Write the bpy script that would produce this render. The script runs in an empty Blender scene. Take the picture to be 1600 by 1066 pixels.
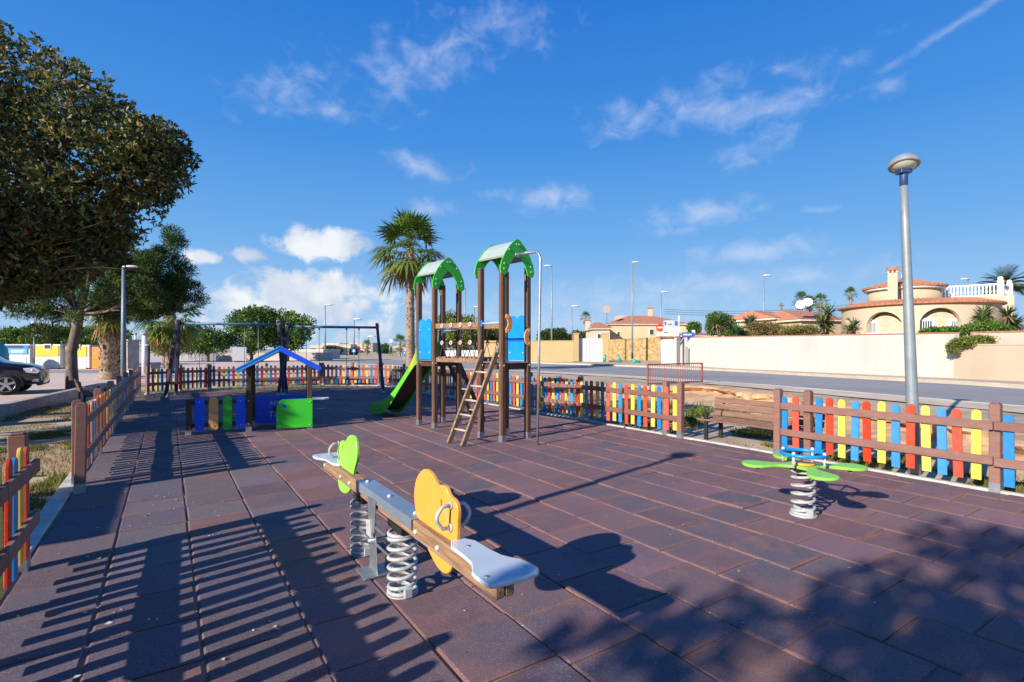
import bpy, bmesh, math, random
import numpy as np
from mathutils import Vector, Matrix, noise as mnoise
R = math.radians
random.seed(7); rng = np.random.default_rng(11)
scene = bpy.context.scene
COL = scene.collection

# ------------------------------------------------------------------ survey frame (world X across the playground, Y along it)
F_, H_ = 815.0, 1.55
TH = math.atan(538 / 815); CT, ST = math.cos(TH), math.sin(TH)
def W(cx, d, z=0.0):                      # camera-relative right/forward distance -> world point
    return Vector((cx * CT + d * ST, -cx * ST + d * CT, z))
def D(x, y, d): return W((x - 800) / F_ * d, d, H_ - (y - 545) / F_ * d)
def G(x, y, z=0.0):
    d = F_ * (H_ - z) / (y - 545); return W((x - 800) / F_ * d, d, z)
def zr(d): return .35 if d < 17 else (.12 if d > 35 else .35 - (d - 17) / 18 * .23)
def PR(x, y):
    d = 20
    for i in range(60): d = .5 * d + .5 * F_ * (H_ - zr(d)) / (y - 545)
    return W((x - 800) / F_ * d, d, zr(d))
def depth(u, v): return u * ST + v * CT
VIEW_RZ = -TH                             # rotation of a thing whose local x runs to the right of the view

# ------------------------------------------------------------------ materials
MATS = {}
def M(name, col, rough=.6, metal=0, var=.18, vs=3.0, stretch=(1, 1, 1), bump=0, bs=40, attr=False, transl=0, spec=.4, dirt=None, coat=0, world=False, dscale=2.5, rnd=0):
    if name in MATS: return MATS[name]
    m = bpy.data.materials.new(name); m.use_nodes = True; MATS[name] = m
    nt = m.node_tree; N = nt.nodes; L = nt.links; b = N['Principled BSDF']
    b.inputs['Roughness'].default_value = rough; b.inputs['Metallic'].default_value = metal
    b.inputs['Specular IOR Level'].default_value = spec; b.inputs['Coat Weight'].default_value = coat
    mp = N.new('ShaderNodeMapping'); mp.inputs['Scale'].default_value = stretch
    if world: g = N.new('ShaderNodeNewGeometry'); L.new(g.outputs['Position'], mp.inputs[0])
    else: g = N.new('ShaderNodeTexCoord'); L.new(g.outputs['Object'], mp.inputs[0])
    def noise(scale, detail=6, rough=.6):
        n = N.new('ShaderNodeTexNoise'); n.inputs['Scale'].default_value = scale; n.inputs['Detail'].default_value = detail
        n.inputs['Roughness'].default_value = rough; L.new(mp.outputs[0], n.inputs['Vector']); return n
    def ramp(src, a, c, lo, hi):
        r = N.new('ShaderNodeMapRange'); r.inputs[1].default_value = a; r.inputs[2].default_value = c
        r.inputs[3].default_value = lo; r.inputs[4].default_value = hi; L.new(src, r.inputs[0]); return r.outputs[0]
    def mix(kind, fac, a, c):
        x = N.new('ShaderNodeMix'); x.data_type = 'RGBA'; x.blend_type = kind
        for sock, val in ((x.inputs[0], fac), (x.inputs[6], a), (x.inputs[7], c)):
            if isinstance(val, (int, float)): sock.default_value = val
            elif isinstance(val, tuple): sock.default_value = (*val, 1)
            else: L.new(val, sock)
        return x.outputs[2]
    c = None
    if attr:
        at = N.new('ShaderNodeAttribute'); at.attribute_name = 'col'; c = at.outputs['Color']
        if tuple(col) != (1, 1, 1): c = mix('MULTIPLY', 1.0, c, tuple(col))
    else: c = tuple(col)
    if var:
        v = ramp(noise(vs).outputs['Fac'], .3, .7, 1 - var, 1 + var)
        cb = N.new('ShaderNodeCombineColor')
        for i in range(3): L.new(v, cb.inputs[i])
        c = mix('MULTIPLY', 1.0, c, cb.outputs[0])
    if dirt:
        c = mix('MIX', ramp(noise(dscale, 8, .7).outputs['Fac'], .5, .72, 0, dirt[1]), c, tuple(dirt[0]))
    if rnd:
        oi = N.new('ShaderNodeObjectInfo'); hv = N.new('ShaderNodeHueSaturation'); L.new(ramp(oi.outputs['Random'], 0, 1, 1 - rnd, 1 + rnd * .4), hv.inputs['Value']); L.new(ramp(oi.outputs['Random'], 0, 1, 1.03, 1 - rnd * .35), hv.inputs['Saturation']); L.new(c, hv.inputs['Color']); c = hv.outputs[0]
    if isinstance(c, tuple): b.inputs['Base Color'].default_value = (*c, 1)
    else: L.new(c, b.inputs['Base Color'])
    if bump:
        bp = N.new('ShaderNodeBump'); bp.inputs['Strength'].default_value = bump; bp.inputs['Distance'].default_value = .01
        L.new(noise(bs, 4).outputs['Fac'], bp.inputs['Height']); L.new(bp.outputs[0], b.inputs['Normal'])
    if transl:
        tr = N.new('ShaderNodeBsdfTranslucent'); ms = N.new('ShaderNodeMixShader'); ms.inputs[0].default_value = transl
        if isinstance(c, tuple): tr.inputs[0].default_value = (*c, 1)
        else: L.new(c, tr.inputs[0])
        L.new(b.outputs[0], ms.inputs[1]); L.new(tr.outputs[0], ms.inputs[2]); L.new(ms.outputs[0], N['Material Output'].inputs[0])
    return m
WOODZ = M('brown_post_wood', (.130, .068, .043), .65, var=.45, vs=6, stretch=(9, 9, .5), bump=.25, bs=9)
WOODY = M('weathered_beam_wood', (.27, .155, .08), .75, var=.5, vs=6, stretch=(12, .6, 12), bump=.5, bs=9, dirt=((.34, .3, .26), .55))
WOODX = M('bench_slat_wood', (.2, .105, .07), .7, var=.4, vs=6, stretch=(.6, 12, 12), bump=.3, bs=9)
LADW = M('ladder_wood', (.24, .15, .09), .7, var=.4, vs=5, stretch=(3, 3, 3), bump=.2)
DARKW = M('dark_playhouse_wood', (.06, .033, .02), .65, var=.4, vs=6, stretch=(9, 9, .6), bump=.2, bs=9, dirt=((.25, .12, .05), .5))
FENCEB = M('brown_recycled_plastic', (.22, .105, .082), .6, var=.14, vs=7, stretch=(1, 1, 3), bump=.12, bs=60, dirt=((.3, .2, .16), .35), dscale=5, rnd=.16)
PBLUE = M('blue_picket_paint', (.012, .21, .52), .5, var=.12, vs=9, dirt=((.15, .25, .38), .4), dscale=7, rnd=.2)
PRED = M('red_picket_paint', (.66, .055, .02), .5, var=.12, vs=9, dirt=((.5, .16, .1), .4), dscale=7, rnd=.2)
PYEL = M('yellow_picket_paint', (.78, .52, .06), .5, var=.1, vs=9, dirt=((.6, .48, .2), .4), dscale=7, rnd=.2)
BLUEP = M('blue_plastic_panel', (.005, .22, .62), .35, var=.06, vs=4, dirt=((.1, .3, .6), .25), dscale=7)
DBLUE = M('dark_blue_panel', (.010, .09, .74), .38, var=.1, vs=4, dirt=((.06, .1, .4), .3))
ROOFB = M('blue_roof_panel', (.02, .22, .58), .45, var=.12, vs=4, dirt=((.2, .3, .42), .35))
GREENP = M('bright_green_plastic', (.04, .50, .03), .35, var=.07, vs=4, dirt=((.12, .42, .07), .35), dscale=7)
LIMEP = M('lime_green_plastic', (.25, .62, .055), .38, var=.08, vs=4, dirt=((.36, .55, .22), .5), dscale=7)
ORANP = M('orange_plastic', (.82, .335, .05), .38, var=.06, vs=4, dirt=((.70, .40, .16), .5), dscale=7)
DORAN = M('dull_orange_plastic', (.84, .37, .10), .45, var=.08, vs=4)
STEEL = M('galvanised_steel', (.36, .38, .40), .42, .75, var=.2, vs=14, bump=.05, bs=60)
DSTEEL = M('slide_steel', (.34, .40, .47), .34, .55, var=.15, vs=5)
GREYM = M('grey_spring_paint', (.42, .43, .42), .45, var=.2, vs=12, dirt=((.20, .11, .06), .75), dscale=11)
WSEAT = M('pale_grey_seat_plastic', (.48, .53, .57), .32, var=.06, vs=4, dirt=((.45, .42, .38), .3), dscale=7)
POLEM = M('grey_lamp_pole', (.24, .275, .29), .5, .3, var=.16, vs=5, bump=.06)
LAMPB = M('blue_lamp_collar', (.02, .05, .15), .5, var=.1)
LAMPW = M('white_lamp_shell', (.58, .60, .63), .35, var=.06)
GLASS = M('clear_lamp_lens', (.55, .55, .42), .15, var=.08)
BLACKM = M('black_metal', (.02, .02, .022), .5, var=.2)
BOLT = M('bolt_cap', (.50, .48, .43), .5, var=.1)
ROPE = M('dark_rope', (.08, .05, .045), .9, var=.3, vs=40)
RINGM = M('pale_pink_ring', (.62, .42, .38), .5, var=.1)
CONC = M('concrete', (.40, .36, .31), .9, var=.2, vs=4, bump=.3, bs=60, dirt=((.24, .2, .16), .6), world=True)
KERBM = M('pale_kerb_concrete', (.46, .43, .38), .9, var=.2, vs=6, bump=.3, bs=70, dirt=((.3, .24, .18), .6), world=True)
BLUETUBE = M('pale_blue_handle', (.35, .55, .72), .4, var=.08)
SWBLUE = M('steel_blue_beam', (.06, .17, .27), .5, .1, var=.15)
SWLEG = M('dark_swing_leg', (.04, .032, .06), .6, var=.25, vs=8)
CHAIN = M('swing_chain', (.2, .22, .24), .5, .6, var=.2)

# ------------------------------------------------------------------ mesh builder
class MB:
    def __init__(s): s.v, s.f, s.m, s.sm = [], [], [], []
    def add(s, vs, fs, mi=0, smooth=False):
        o = len(s.v); s.v += [tuple(p) for p in vs]
        for f in fs: s.f.append([o + i for i in f]); s.m.append(mi); s.sm.append(smooth)
        return s
    def box(s, c, d, rz=0, mi=0, rot=None):
        m = rot if rot is not None else Matrix.Rotation(rz, 3, 'Z'); c = Vector(c)
        vs = [c + m @ Vector((x * d[0] / 2, y * d[1] / 2, z * d[2] / 2)) for x in (-1, 1) for y in (-1, 1) for z in (-1, 1)]
        return s.add(vs, [(0, 1, 3, 2), (4, 6, 7, 5), (0, 4, 5, 1), (2, 3, 7, 6), (0, 2, 6, 4), (1, 5, 7, 3)], mi)
    def bar(s, a, b, w, h, mi=0, up=(0, 0, 1)):         # rectangular bar from a to b; w across, h along 'up'
        a, b = Vector(a), Vector(b); x = (b - a).normalized(); y = Vector(up).cross(x)
        if y.length < 1e-4: y = Vector((1, 0, 0)).cross(x)
        y.normalize(); z = x.cross(y)
        vs = [p + y * (i * w / 2) + z * (j * h / 2) for p in (a, b) for i in (-1, 1) for j in (-1, 1)]
        return s.add(vs, [(0, 1, 3, 2), (4, 6, 7, 5), (0, 4, 5, 1), (2, 3, 7, 6), (0, 2, 6, 4), (1, 5, 7, 3)], mi)
    def tube(s, pts, r, n=10, mi=0, cap=True, closed=False):
        pts = [Vector(p) for p in pts]; k = len(pts); rs = r if isinstance(r, (list, tuple)) else [r] * k
        tan = [((pts[(i + 1) % k] if closed else pts[min(i + 1, k - 1)]) - (pts[i - 1] if closed else pts[max(i - 1, 0)])).normalized() for i in range(k)]
        nrm = tan[0].orthogonal().normalized(); vs = []
        for i in range(k):
            nrm = (nrm - tan[i] * nrm.dot(tan[i])).normalized(); bi = tan[i].cross(nrm)
            for j in range(n):
                a = 2 * math.pi * j / n; vs.append(pts[i] + (nrm * math.cos(a) + bi * math.sin(a)) * rs[i])
        fs = [(i * n + j, i * n + (j + 1) % n, ((i + 1) % k) * n + (j + 1) % n, ((i + 1) % k) * n + j) for i in range(k if closed else k - 1) for j in range(n)]
        s.add(vs, fs, mi, True)
        if cap and not closed:
            o = len(s.v) - k * n; s.f += [[o + j for j in range(n)][::-1], [o + (k - 1) * n + j for j in range(n)]]; s.m += [mi] * 2; s.sm += [False] * 2
        return s
    def prism(s, poly, thick, o=(0, 0, 0), ax=(1, 0, 0), ay=(0, 0, 1), mi=0, mside=None):
        o, ax, ay = Vector(o), Vector(ax).normalized(), Vector(ay).normalized(); nz = ax.cross(ay); n = len(poly)
        fr = [o + ax * p[0] + ay * p[1] + nz * (thick / 2) for p in poly]; bk = [p - nz * thick for p in fr]
        s.add(fr + bk, [tuple(range(n)), tuple(range(2 * n - 1, n - 1, -1))], mi)
        s.add(fr + bk, [(j, n + j, n + (j + 1) % n, (j + 1) % n) for j in range(n)], mi if mside is None else mside)
        return s
    def lathe(s, prof, c=(0, 0, 0), n=20, mi=0, smooth=True, axis=None):
        c = Vector(c); vs = []
        q = Vector((0, 0, 1)).rotation_difference(Vector(axis)).to_matrix() if axis else Matrix.Identity(3)
        for r, z in prof:
            for j in range(n): a = 2 * math.pi * j / n; vs.append(c + q @ Vector((r * math.cos(a), r * math.sin(a), z)))
        fs = [(i * n + j, i * n + (j + 1) % n, (i + 1) * n + (j + 1) % n, (i + 1) * n + j) for i in range(len(prof) - 1) for j in range(n)]
        s.add(vs, fs, mi, smooth); o = len(s.v) - len(prof) * n
        s.f += [[o + j for j in range(n)][::-1], [o + (len(prof) - 1) * n + j for j in range(n)]]; s.m += [mi] * 2; s.sm += [False] * 2
        return s
    def ball(s, c, r, n=8, mi=0, k=5, sz=1):
        return s.lathe([(max(r * math.sin(math.pi * i / k), 1e-4), -r * sz * math.cos(math.pi * i / k)) for i in range(k + 1)], c, n, mi)
    def build(s, name, mats, parent=None, bevel=0, loc=None, seg=1, rz=0):
        me = bpy.data.meshes.new(name); me.from_pydata(s.v, [], s.f)
        for m in (mats if isinstance(mats, (list, tuple)) else [mats]): me.materials.append(m)
        me.polygons.foreach_set('material_index', s.m); me.polygons.foreach_set('use_smooth', s.sm); me.update()
        if bevel:
            bm = bmesh.new(); bm.from_mesh(me); bmesh.ops.remove_doubles(bm, verts=bm.verts, dist=1e-5)
            es = [e for e in bm.edges if len(e.link_faces) == 2 and e.calc_face_angle(0) > .6]
            bmesh.ops.bevel(bm, geom=es, offset=bevel, segments=seg, affect='EDGES', clamp_overlap=True); bm.to_mesh(me); bm.free()
        return link(name, me, parent, loc, rz)
def link(name, me, parent=None, loc=None, rz=0):
    o = bpy.data.objects.new(name, me); COL.objects.link(o)
    if loc is not None: o.location = loc
    o.rotation_euler.z = rz
    if parent is not None: o.parent = parent
    return o
def tag(o, label, cat, group=None):
    o['label'] = label; o['category'] = cat
    if group: o['group'] = group
    return o
def thing(name, label, cat, loc=(0, 0, 0), rz=0, group=None):
    o = bpy.data.objects.new(name, None); COL.objects.link(o); o.location = loc; o.rotation_euler.z = rz; o.empty_display_size = .2
    return tag(o, label, cat, group)
def struct(o, kind='structure'): o['kind'] = kind; return o
def kids(o): return [c for c in bpy.data.objects if c.parent == o]
def dup(o, loc=None, rz=None, label=None, parent=None, scale=None):
    c = o.copy(); COL.objects.link(c)
    if parent is not None: c.parent = parent
    if loc is not None: c.location = loc
    if rz is not None: c.rotation_euler.z = rz
    if scale is not None: c.scale = (scale,) * 3
    if label: c['label'] = label
    for k in kids(o): dup(k, parent=c)
    return c
def text(s, size, mat, parent, loc, rot, name, ext=.001):
    cu = bpy.data.curves.new(name, 'FONT'); cu.body = s; cu.size = size; cu.extrude = ext; cu.align_x = 'CENTER'; cu.align_y = 'CENTER'
    t = bpy.data.objects.new(name, cu); COL.objects.link(t)
    me = bpy.data.meshes.new_from_object(t.evaluated_get(bpy.context.evaluated_depsgraph_get()))
    bpy.data.objects.remove(t); me.materials.clear(); me.materials.append(mat)
    o = link(name, me, parent, loc); o.rotation_euler = rot; return o
def arc(cx, cy, rx, ry, a0, a1, n): return [(cx + rx * math.cos(R(a0 + (a1 - a0) * i / n)), cy + ry * math.sin(R(a0 + (a1 - a0) * i / n))) for i in range(n + 1)]
def smooth_poly(p, it=2):
    for _ in range(it):
        q = []
        for i in range(len(p)):
            a, b = p[i], p[(i + 1) % len(p)]
            q += [(a[0] * .75 + b[0] * .25, a[1] * .75 + b[1] * .25), (a[0] * .25 + b[0] * .75, a[1] * .25 + b[1] * .75)]
        p = q
    return p
def sheet(name, faces, vs, mat): # plain mesh
    return MB().add(vs, faces).build(name, mat)

# ------------------------------------------------------------------ world: daylight sky with thin cloud
SUN_EL, SAZ = 24.0, 12.0
to_sun = Vector((-math.cos(R(SAZ)) * math.cos(R(SUN_EL)), -math.sin(R(SAZ)) * math.cos(R(SUN_EL)), math.sin(R(SUN_EL))))
w = bpy.data.worlds.new('World'); scene.world = w; w.use_nodes = True
nt = w.node_tree; N = nt.nodes; L = nt.links; bg = N['Background']
sky = N.new('ShaderNodeTexSky'); sky.sky_type = 'NISHITA'; sky.sun_disc = False; sky.sun_elevation = R(SUN_EL)
sky.sun_rotation = math.atan2(to_sun.x, to_sun.y); sky.air_density = 1.0; sky.dust_density = .6; sky.ozone_density = 2.5
def math_(op, a, b=None, c=None):
    n = N.new('ShaderNodeMath'); n.operation = op
    for i, v in enumerate((a, b, c)):
        if v is None: continue
        if isinstance(v, (int, float)): n.inputs[i].default_value = v
        else: L.new(v, n.inputs[i])
    return n.outputs[0]
tc = N.new('ShaderNodeTexCoord'); sx = N.new('ShaderNodeSeparateXYZ'); L.new(tc.outputs['Generated'], sx.inputs[0])
az = math_('MULTIPLY', math_('ARCTAN2', sx.outputs[0], sx.outputs[1]), 180 / math.pi)
el = math_('MULTIPLY', math_('ARCSINE', sx.outputs[2]), 180 / math.pi)
cv = N.new('ShaderNodeCombineXYZ'); L.new(az, cv.inputs[0]); L.new(el, cv.inputs[1])
def cloud_set(lst, nscale, gain, lo, hi, ys):
    acc = None
    for (x, y, a, b, wt, rot) in lst:      # centre and radii given by sky direction
        A = math.degrees(math.atan((x - 800) / 815)); ca = math.cos(R(A)); E_ = math.degrees(math.atan((545 - y) / 815 * ca))
        k = 57.3 / 815 * ca * ca; ke = 57.3 / 815 * ca * math.cos(R(E_)) ** 2
        mp = N.new('ShaderNodeMapping'); mp.vector_type = 'TEXTURE'; L.new(cv.outputs[0], mp.inputs[0])
        mp.inputs['Location'].default_value = (A + math.degrees(TH), E_, 0); mp.inputs['Rotation'].default_value = (0, 0, R(rot)); mp.inputs['Scale'].default_value = (a * k, b * ke, 1)
        ln = N.new('ShaderNodeVectorMath'); ln.operation = 'LENGTH'; L.new(mp.outputs[0], ln.inputs[0])
        f = math_('MULTIPLY', math_('SUBTRACT', 1.6, ln.outputs['Value']), wt)
        acc = f if acc is None else math_('MAXIMUM', acc, f)
    mp = N.new('ShaderNodeMapping'); mp.inputs['Scale'].default_value = (1, ys, 1); mp.inputs['Rotation'].default_value = (0, 0, R(-14)); L.new(cv.outputs[0], mp.inputs[0])
    n = N.new('ShaderNodeTexNoise'); n.inputs['Scale'].default_value = nscale; n.inputs['Detail'].default_value = 9; n.inputs['Roughness'].default_value = .58
    n.inputs['Distortion'].default_value = .4; L.new(mp.outputs[0], n.inputs['Vector'])
    t = math_('ADD', acc, math_('MULTIPLY', math_('SUBTRACT', n.outputs['Fac'], .5), gain))
    mr = N.new('ShaderNodeMapRange'); mr.interpolation_type = 'SMOOTHSTEP'; mr.inputs[1].default_value = lo; mr.inputs[2].default_value = hi; L.new(t, mr.inputs[0])
    return mr.outputs[0]
wisps = [(455, 135, 78, 34, .6, 25), (520, 172, 40, 16, .5, -10), (625, 112, 55, 55, .6, 40), (700, 75, 95, 40, .62, 25), (790, 40, 75, 42, .5, 0), (660, 262, 46, 20, .8, -8), (1000, 185, 75, 24, .68, 0), (1080, 150, 90, 22, .5, 10), (1110, 172, 90, 30, .72, 0),
         (1210, 168, 95, 22, .66, 6), (1190, 218, 58, 28, .72, 25), (1225, 108, 36, 20, .45, -20), (1310, 100, 62, 18, .45, 8), (1385, 140, 36, 13, .4, 20), (850, 310, 52, 21, .8, 0), (772, 304, 18, 10, .6, 0),
         (675, 327, 34, 14, .7, 0), (1095, 335, 78, 20, .85, 5), (1060, 360, 45, 9, .7, 0), (1190, 325, 24, 9, .7, 5), (1270, 328, 40, 6, .5, 0), (1165, 395, 85, 18, .85, 5), (1100, 446, 230, 20, .72, 3), (980, 468, 200, 28, .68, 0), (1250, 434, 75, 9, .8, 4), (1500, 35, 125, 9, .62, 20), (880, 505, 330, 34, .5, 0), (1300, 395, 40, 10, .4, 0)]
cum = [(495, 382, 64, 26, 1.0, 6), (386, 396, 32, 13, .72, 4), (316, 403, 30, 11, .72, 2), (470, 455, 100, 32, .9, 4), (430, 488, 130, 40, .8, 0), (570, 470, 110, 36, .5, 0), (560, 515, 120, 36, .35, 0)]
aw = math_('MULTIPLY', cloud_set(wisps, .34, 2.9, .05, 2.0, 1.4), .62)
ac = math_('MULTIPLY', cloud_set(cum, .34, 2.4, .30, .95, 1.1), .9)
hs = N.new('ShaderNodeHueSaturation'); gm = N.new('ShaderNodeGamma'); gm.inputs[1].default_value = .78; L.new(sky.outputs[0], gm.inputs[0]); hs.inputs['Saturation'].default_value = 1.55; hs.inputs['Value'].default_value = 1.4; hs.inputs['Hue'].default_value = .515; L.new(gm.outputs[0], hs.inputs['Color'])
rp = N.new('ShaderNodeValToRGB'); e_ = rp.color_ramp.elements; e_[0].position = 0; e_[0].color = (.40, .585, .80, 1); e_[1].position = 1; e_[1].color = (.012, .115, .48, 1)
for ps, cc in ((.06, (.29, .51, .80, 1)), (.16, (.145, .385, .77, 1)), (.30, (.058, .26, .70, 1)), (.50, (.020, .165, .60, 1))): q_ = e_.new(ps); q_.color = cc
L.new(math_('DIVIDE', el, 70.0), rp.inputs[0]); sc_ = N.new('ShaderNodeMix'); sc_.data_type = 'RGBA'; sc_.blend_type = 'MULTIPLY'; sc_.inputs[0].default_value = 1; L.new(rp.outputs[0], sc_.inputs[6]); sc_.inputs[7].default_value = (8.0, 7.9, 7.75, 1)
sm_ = N.new('ShaderNodeMix'); sm_.data_type = 'RGBA'; sm_.inputs[0].default_value = .95; L.new(hs.outputs[0], sm_.inputs[6]); L.new(sc_.outputs[2], sm_.inputs[7])
n2 = N.new('ShaderNodeTexNoise'); n2.inputs['Scale'].default_value = .16; n2.inputs['Detail'].default_value = 6; L.new(cv.outputs[0], n2.inputs['Vector'])
cr = N.new('ShaderNodeMix'); cr.data_type = 'RGBA'; cr.inputs[6].default_value = (4.2, 4.7, 5.6, 1); cr.inputs[7].default_value = (6.8, 6.9, 7.0, 1)
mr = N.new('ShaderNodeMapRange'); mr.inputs[1].default_value = .35; mr.inputs[2].default_value = .6; L.new(n2.outputs['Fac'], mr.inputs[0]); L.new(mr.outputs[0], cr.inputs[0])
m1 = N.new('ShaderNodeMix'); m1.data_type = 'RGBA'; L.new(aw, m1.inputs[0]); L.new(sm_.outputs[2], m1.inputs[6]); m1.inputs[7].default_value = (4.6, 5.2, 6.6, 1)
m2 = N.new('ShaderNodeMix'); m2.data_type = 'RGBA'; L.new(ac, m2.inputs[0]); L.new(m1.outputs[2], m2.inputs[6]); L.new(cr.outputs[2], m2.inputs[7])
L.new(m2.outputs[2], bg.inputs[0]); bg.inputs[1].default_value = .09
sd = bpy.data.lights.new('sun', 'SUN'); sd.energy = 5.0; sd.angle = R(.53); sd.color = (1, .93, .83)
so = bpy.data.objects.new('sun', sd); COL.objects.link(so); so.rotation_euler = to_sun.to_track_quat('Z', 'Y').to_euler(); so.location = (-30, -10, 30)

# ------------------------------------------------------------------ camera
cd = bpy.data.cameras.new('camera'); cam = bpy.data.objects.new('camera', cd); COL.objects.link(cam); scene.camera = cam
cam.location = (0, 0, H_); cam.rotation_euler = (R(90), 0, -TH); cd.sensor_width = 36; cd.lens = 815 / 1600 * 36; cd.shift_y = 12 / 1600; cd.clip_start = .05; cd.clip_end = 6000
vs_ = scene.view_settings; vs_.view_transform = 'Standard'; vs_.look = 'None'; vs_.exposure = .66; vs_.gamma = 1

# ------------------------------------------------------------------ ground, bank, road, pavements
DIRT = M('dry_earth', (.44, .33, .215), .95, var=.3, vs=.9, bump=.5, bs=30, world=True, dirt=((.50, .41, .29), .8), dscale=.45)
BANKM = M('cut_earth_bank', (.50, .31, .17), .95, var=.4, vs=2.2, bump=.8, bs=14, world=True, dirt=((.62, .46, .30), .7), dscale=1.2)
PAVE = M('pinkish_paving', (.60, .45, .37), .9, var=.14, vs=.7, bump=.15, bs=50, world=True, dirt=((.46, .38, .3), .7), dscale=.35)
ASPH = M('worn_asphalt', (.265, .258, .25), .85, var=.16, vs=.35, stretch=(1, .3, 1), bump=.25, bs=120, world=True, dirt=((.36, .33, .30), .8), dscale=.5)
bl_v = [-60, -6, 0, 1.98, 4, 7.32, 10.6, 11.7, 14, 18, 22, 60]; bl_u = [8.2, 8.4, 8.7, 9.3, 10.85, 12.9, 14.3, 12.6, 10.5, 9.4, 9.0, 9.0]
def bank_u(v): return float(np.interp(v, bl_v, bl_u))
def kerb_u(v): return -3.23 + (v - 16.55) * .1414
def sst(t): t = min(max(t, 0), 1); return t * t * (3 - 2 * t)
def ground_z(u, v):
    h = -.03
    h += (zr(depth(u, v)) - .02 - h) * sst((u - bank_u(v) - .25) / float(np.interp(v, [10, 14], [.5, 2.5]))) if u > 7.5 else 0
    if v > 23.4: h = max(h, -.03 + .12 * sst((v - 23.4) / 1.2)) if u < 9 else h
    if u < kerb_u(v) - .1: h = max(h, .09)
    return h
us = np.concatenate([[-3000, -800, -250, -90, -45, -25], np.arange(-15, 46, .5), [55, 80, 140, 300, 900, 3000]])
vs = np.concatenate([[-3000, -800, -200, -60, -20], np.arange(-8, 70, .5), [80, 110, 180, 400, 1000, 3000]])
gv = []
for v in vs:
    for u in us:
        z = ground_z(u, v); dirt = (u > 7.7 or -3 < u < -1.0) and v < 24
        gv.append((u, v, z + (.022 * mnoise.noise((u * .9, v * .9, 0)) if dirt else 0)))
nu = len(us)
struct(sheet('ground', [(j * nu + i, j * nu + i + 1, (j + 1) * nu + i + 1, (j + 1) * nu + i) for j in range(len(vs) - 1) for i in range(nu - 1)], gv, DIRT))
# eroded bank between the playground strip and the road verge
bv = []; nb = 260; prof = [(.9, .0), (.5, .005), (.12, .0), (.02, -.05), (.10, -.13), (.16, -.19), (-.12, -.26), (-.5, -.33), (-.95, -.40), (-1.3, -.44)]
for i in range(nb):
    v = .6 + (12.6 - .6) * i / (nb - 1); u = bank_u(v); du = bank_u(v + .05) - bank_u(v - .05); nx = Vector((.1, -du, 0)).normalized()
    for k, (s_, dz) in enumerate(prof):
        nz = mnoise.noise((v * 1.7, k * .35, 3.1)); n3 = mnoise.noise((v * 6, k * 1.3, 1.2))
        p = Vector((u, v, 0)) + nx * (s_ + (.22 * nz + .05 * n3 if 1 < k < 9 else .12 * nz))
        top = zr(depth(u, v)) - .005; z = max(top + dz * (top + .05) / .44 + (.05 * nz + .03 * n3 if k > 2 else .012 * n3), -.06 if k == 9 else -.02)
        bv.append((p.x, p.y, z))
kp = len(prof)
struct(sheet('earth_bank', [(i * kp + k, (i + 1) * kp + k, (i + 1) * kp + k + 1, i * kp + k + 1) for i in range(nb - 1) for k in range(kp - 1)], bv, BANKM))
def subdiv(p, k): return [(p[i][0] + (p[i + 1][0] - p[i][0]) * j / k, p[i][1] + (p[i + 1][1] - p[i][1]) * j / k) for i in range(len(p) - 1) for j in range(k)] + [p[-1]]
def curve(p, k):
    q = []
    for i in range(len(p) - 1):
        a, b, c, d = p[max(i - 1, 0)], p[i], p[i + 1], p[min(i + 2, len(p) - 1)]
        for j in range(k):
            t = j / k
            q.append(tuple(.5 * (2 * b[m] + (c[m] - a[m]) * t + (2 * a[m] - 5 * b[m] + 4 * c[m] - d[m]) * t * t + (3 * b[m] - a[m] - 3 * c[m] + d[m]) * t ** 3) for m in (0, 1)))
    return q + [p[-1]]
near_e = curve([(10, -16), (12.3, -6.5), (14.89, 3.19), (17.36, 12.78), (18.7, 20), (18.9, 26.3), (17.2, 35.3), (14, 60)], 12)
far_e = curve([(13.7, -11), (17, -4), (21.27, 4.56), (25.6, 13.4), (29.6, 22.3), (30.4, 32), (29.4, 44), (28.0, 62)], 12)
def ribbon(name, A, B, k, dz, mat):
    n = len(A); vv = []
    for a, b in zip(A, B):
        for j in range(k + 1):
            u = a[0] + (b[0] - a[0]) * j / k; v = a[1] + (b[1] - a[1]) * j / k; vv.append((u, v, zr(depth(u, v)) + dz))
    return struct(sheet(name, [(i * (k + 1) + j, i * (k + 1) + j + 1, (i + 1) * (k + 1) + j + 1, (i + 1) * (k + 1) + j) for i in range(n - 1) for j in range(k)], vv, mat))
ribbon('road', near_e, far_e, 8, .004, ASPH)
def offs(p, d):
    q = []
    for i in range(len(p)):
        t = Vector(p[min(i + 1, len(p) - 1)]) - Vector(p[max(i - 1, 0)]); nn = Vector((t.y, -t.x)).normalized(); q.append((p[i][0] + nn.x * d, p[i][1] + nn.y * d))
    return q
def kerb(name, line, wd, h0, h1, mat, zf=None):
    mb = MB(); a, b = offs(line, -wd / 2), offs(line, wd / 2); n = len(line); vv = []
    for p, q in zip(a, b):
        z = zf(*p) if zf else 0
        vv += [(p[0], p[1], z + h0), (p[0], p[1], z + h1), (q[0], q[1], z + h1), (q[0], q[1], z + h0)]
    fs = [(i * 4 + j, i * 4 + j + 1, i * 4 + 5 + j, i * 4 + 4 + j) for i in range(n - 1) for j in range(3)] + [(0, 1, 2, 3), tuple((n - 1) * 4 + j for j in (3, 2, 1, 0))]
    mb.add(vv, fs); return struct(mb.build(name, mat, bevel=.012))
RK = M('pale_kerb', (.46, .385, .30), .85, var=.15, vs=1.5, world=True)
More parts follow.
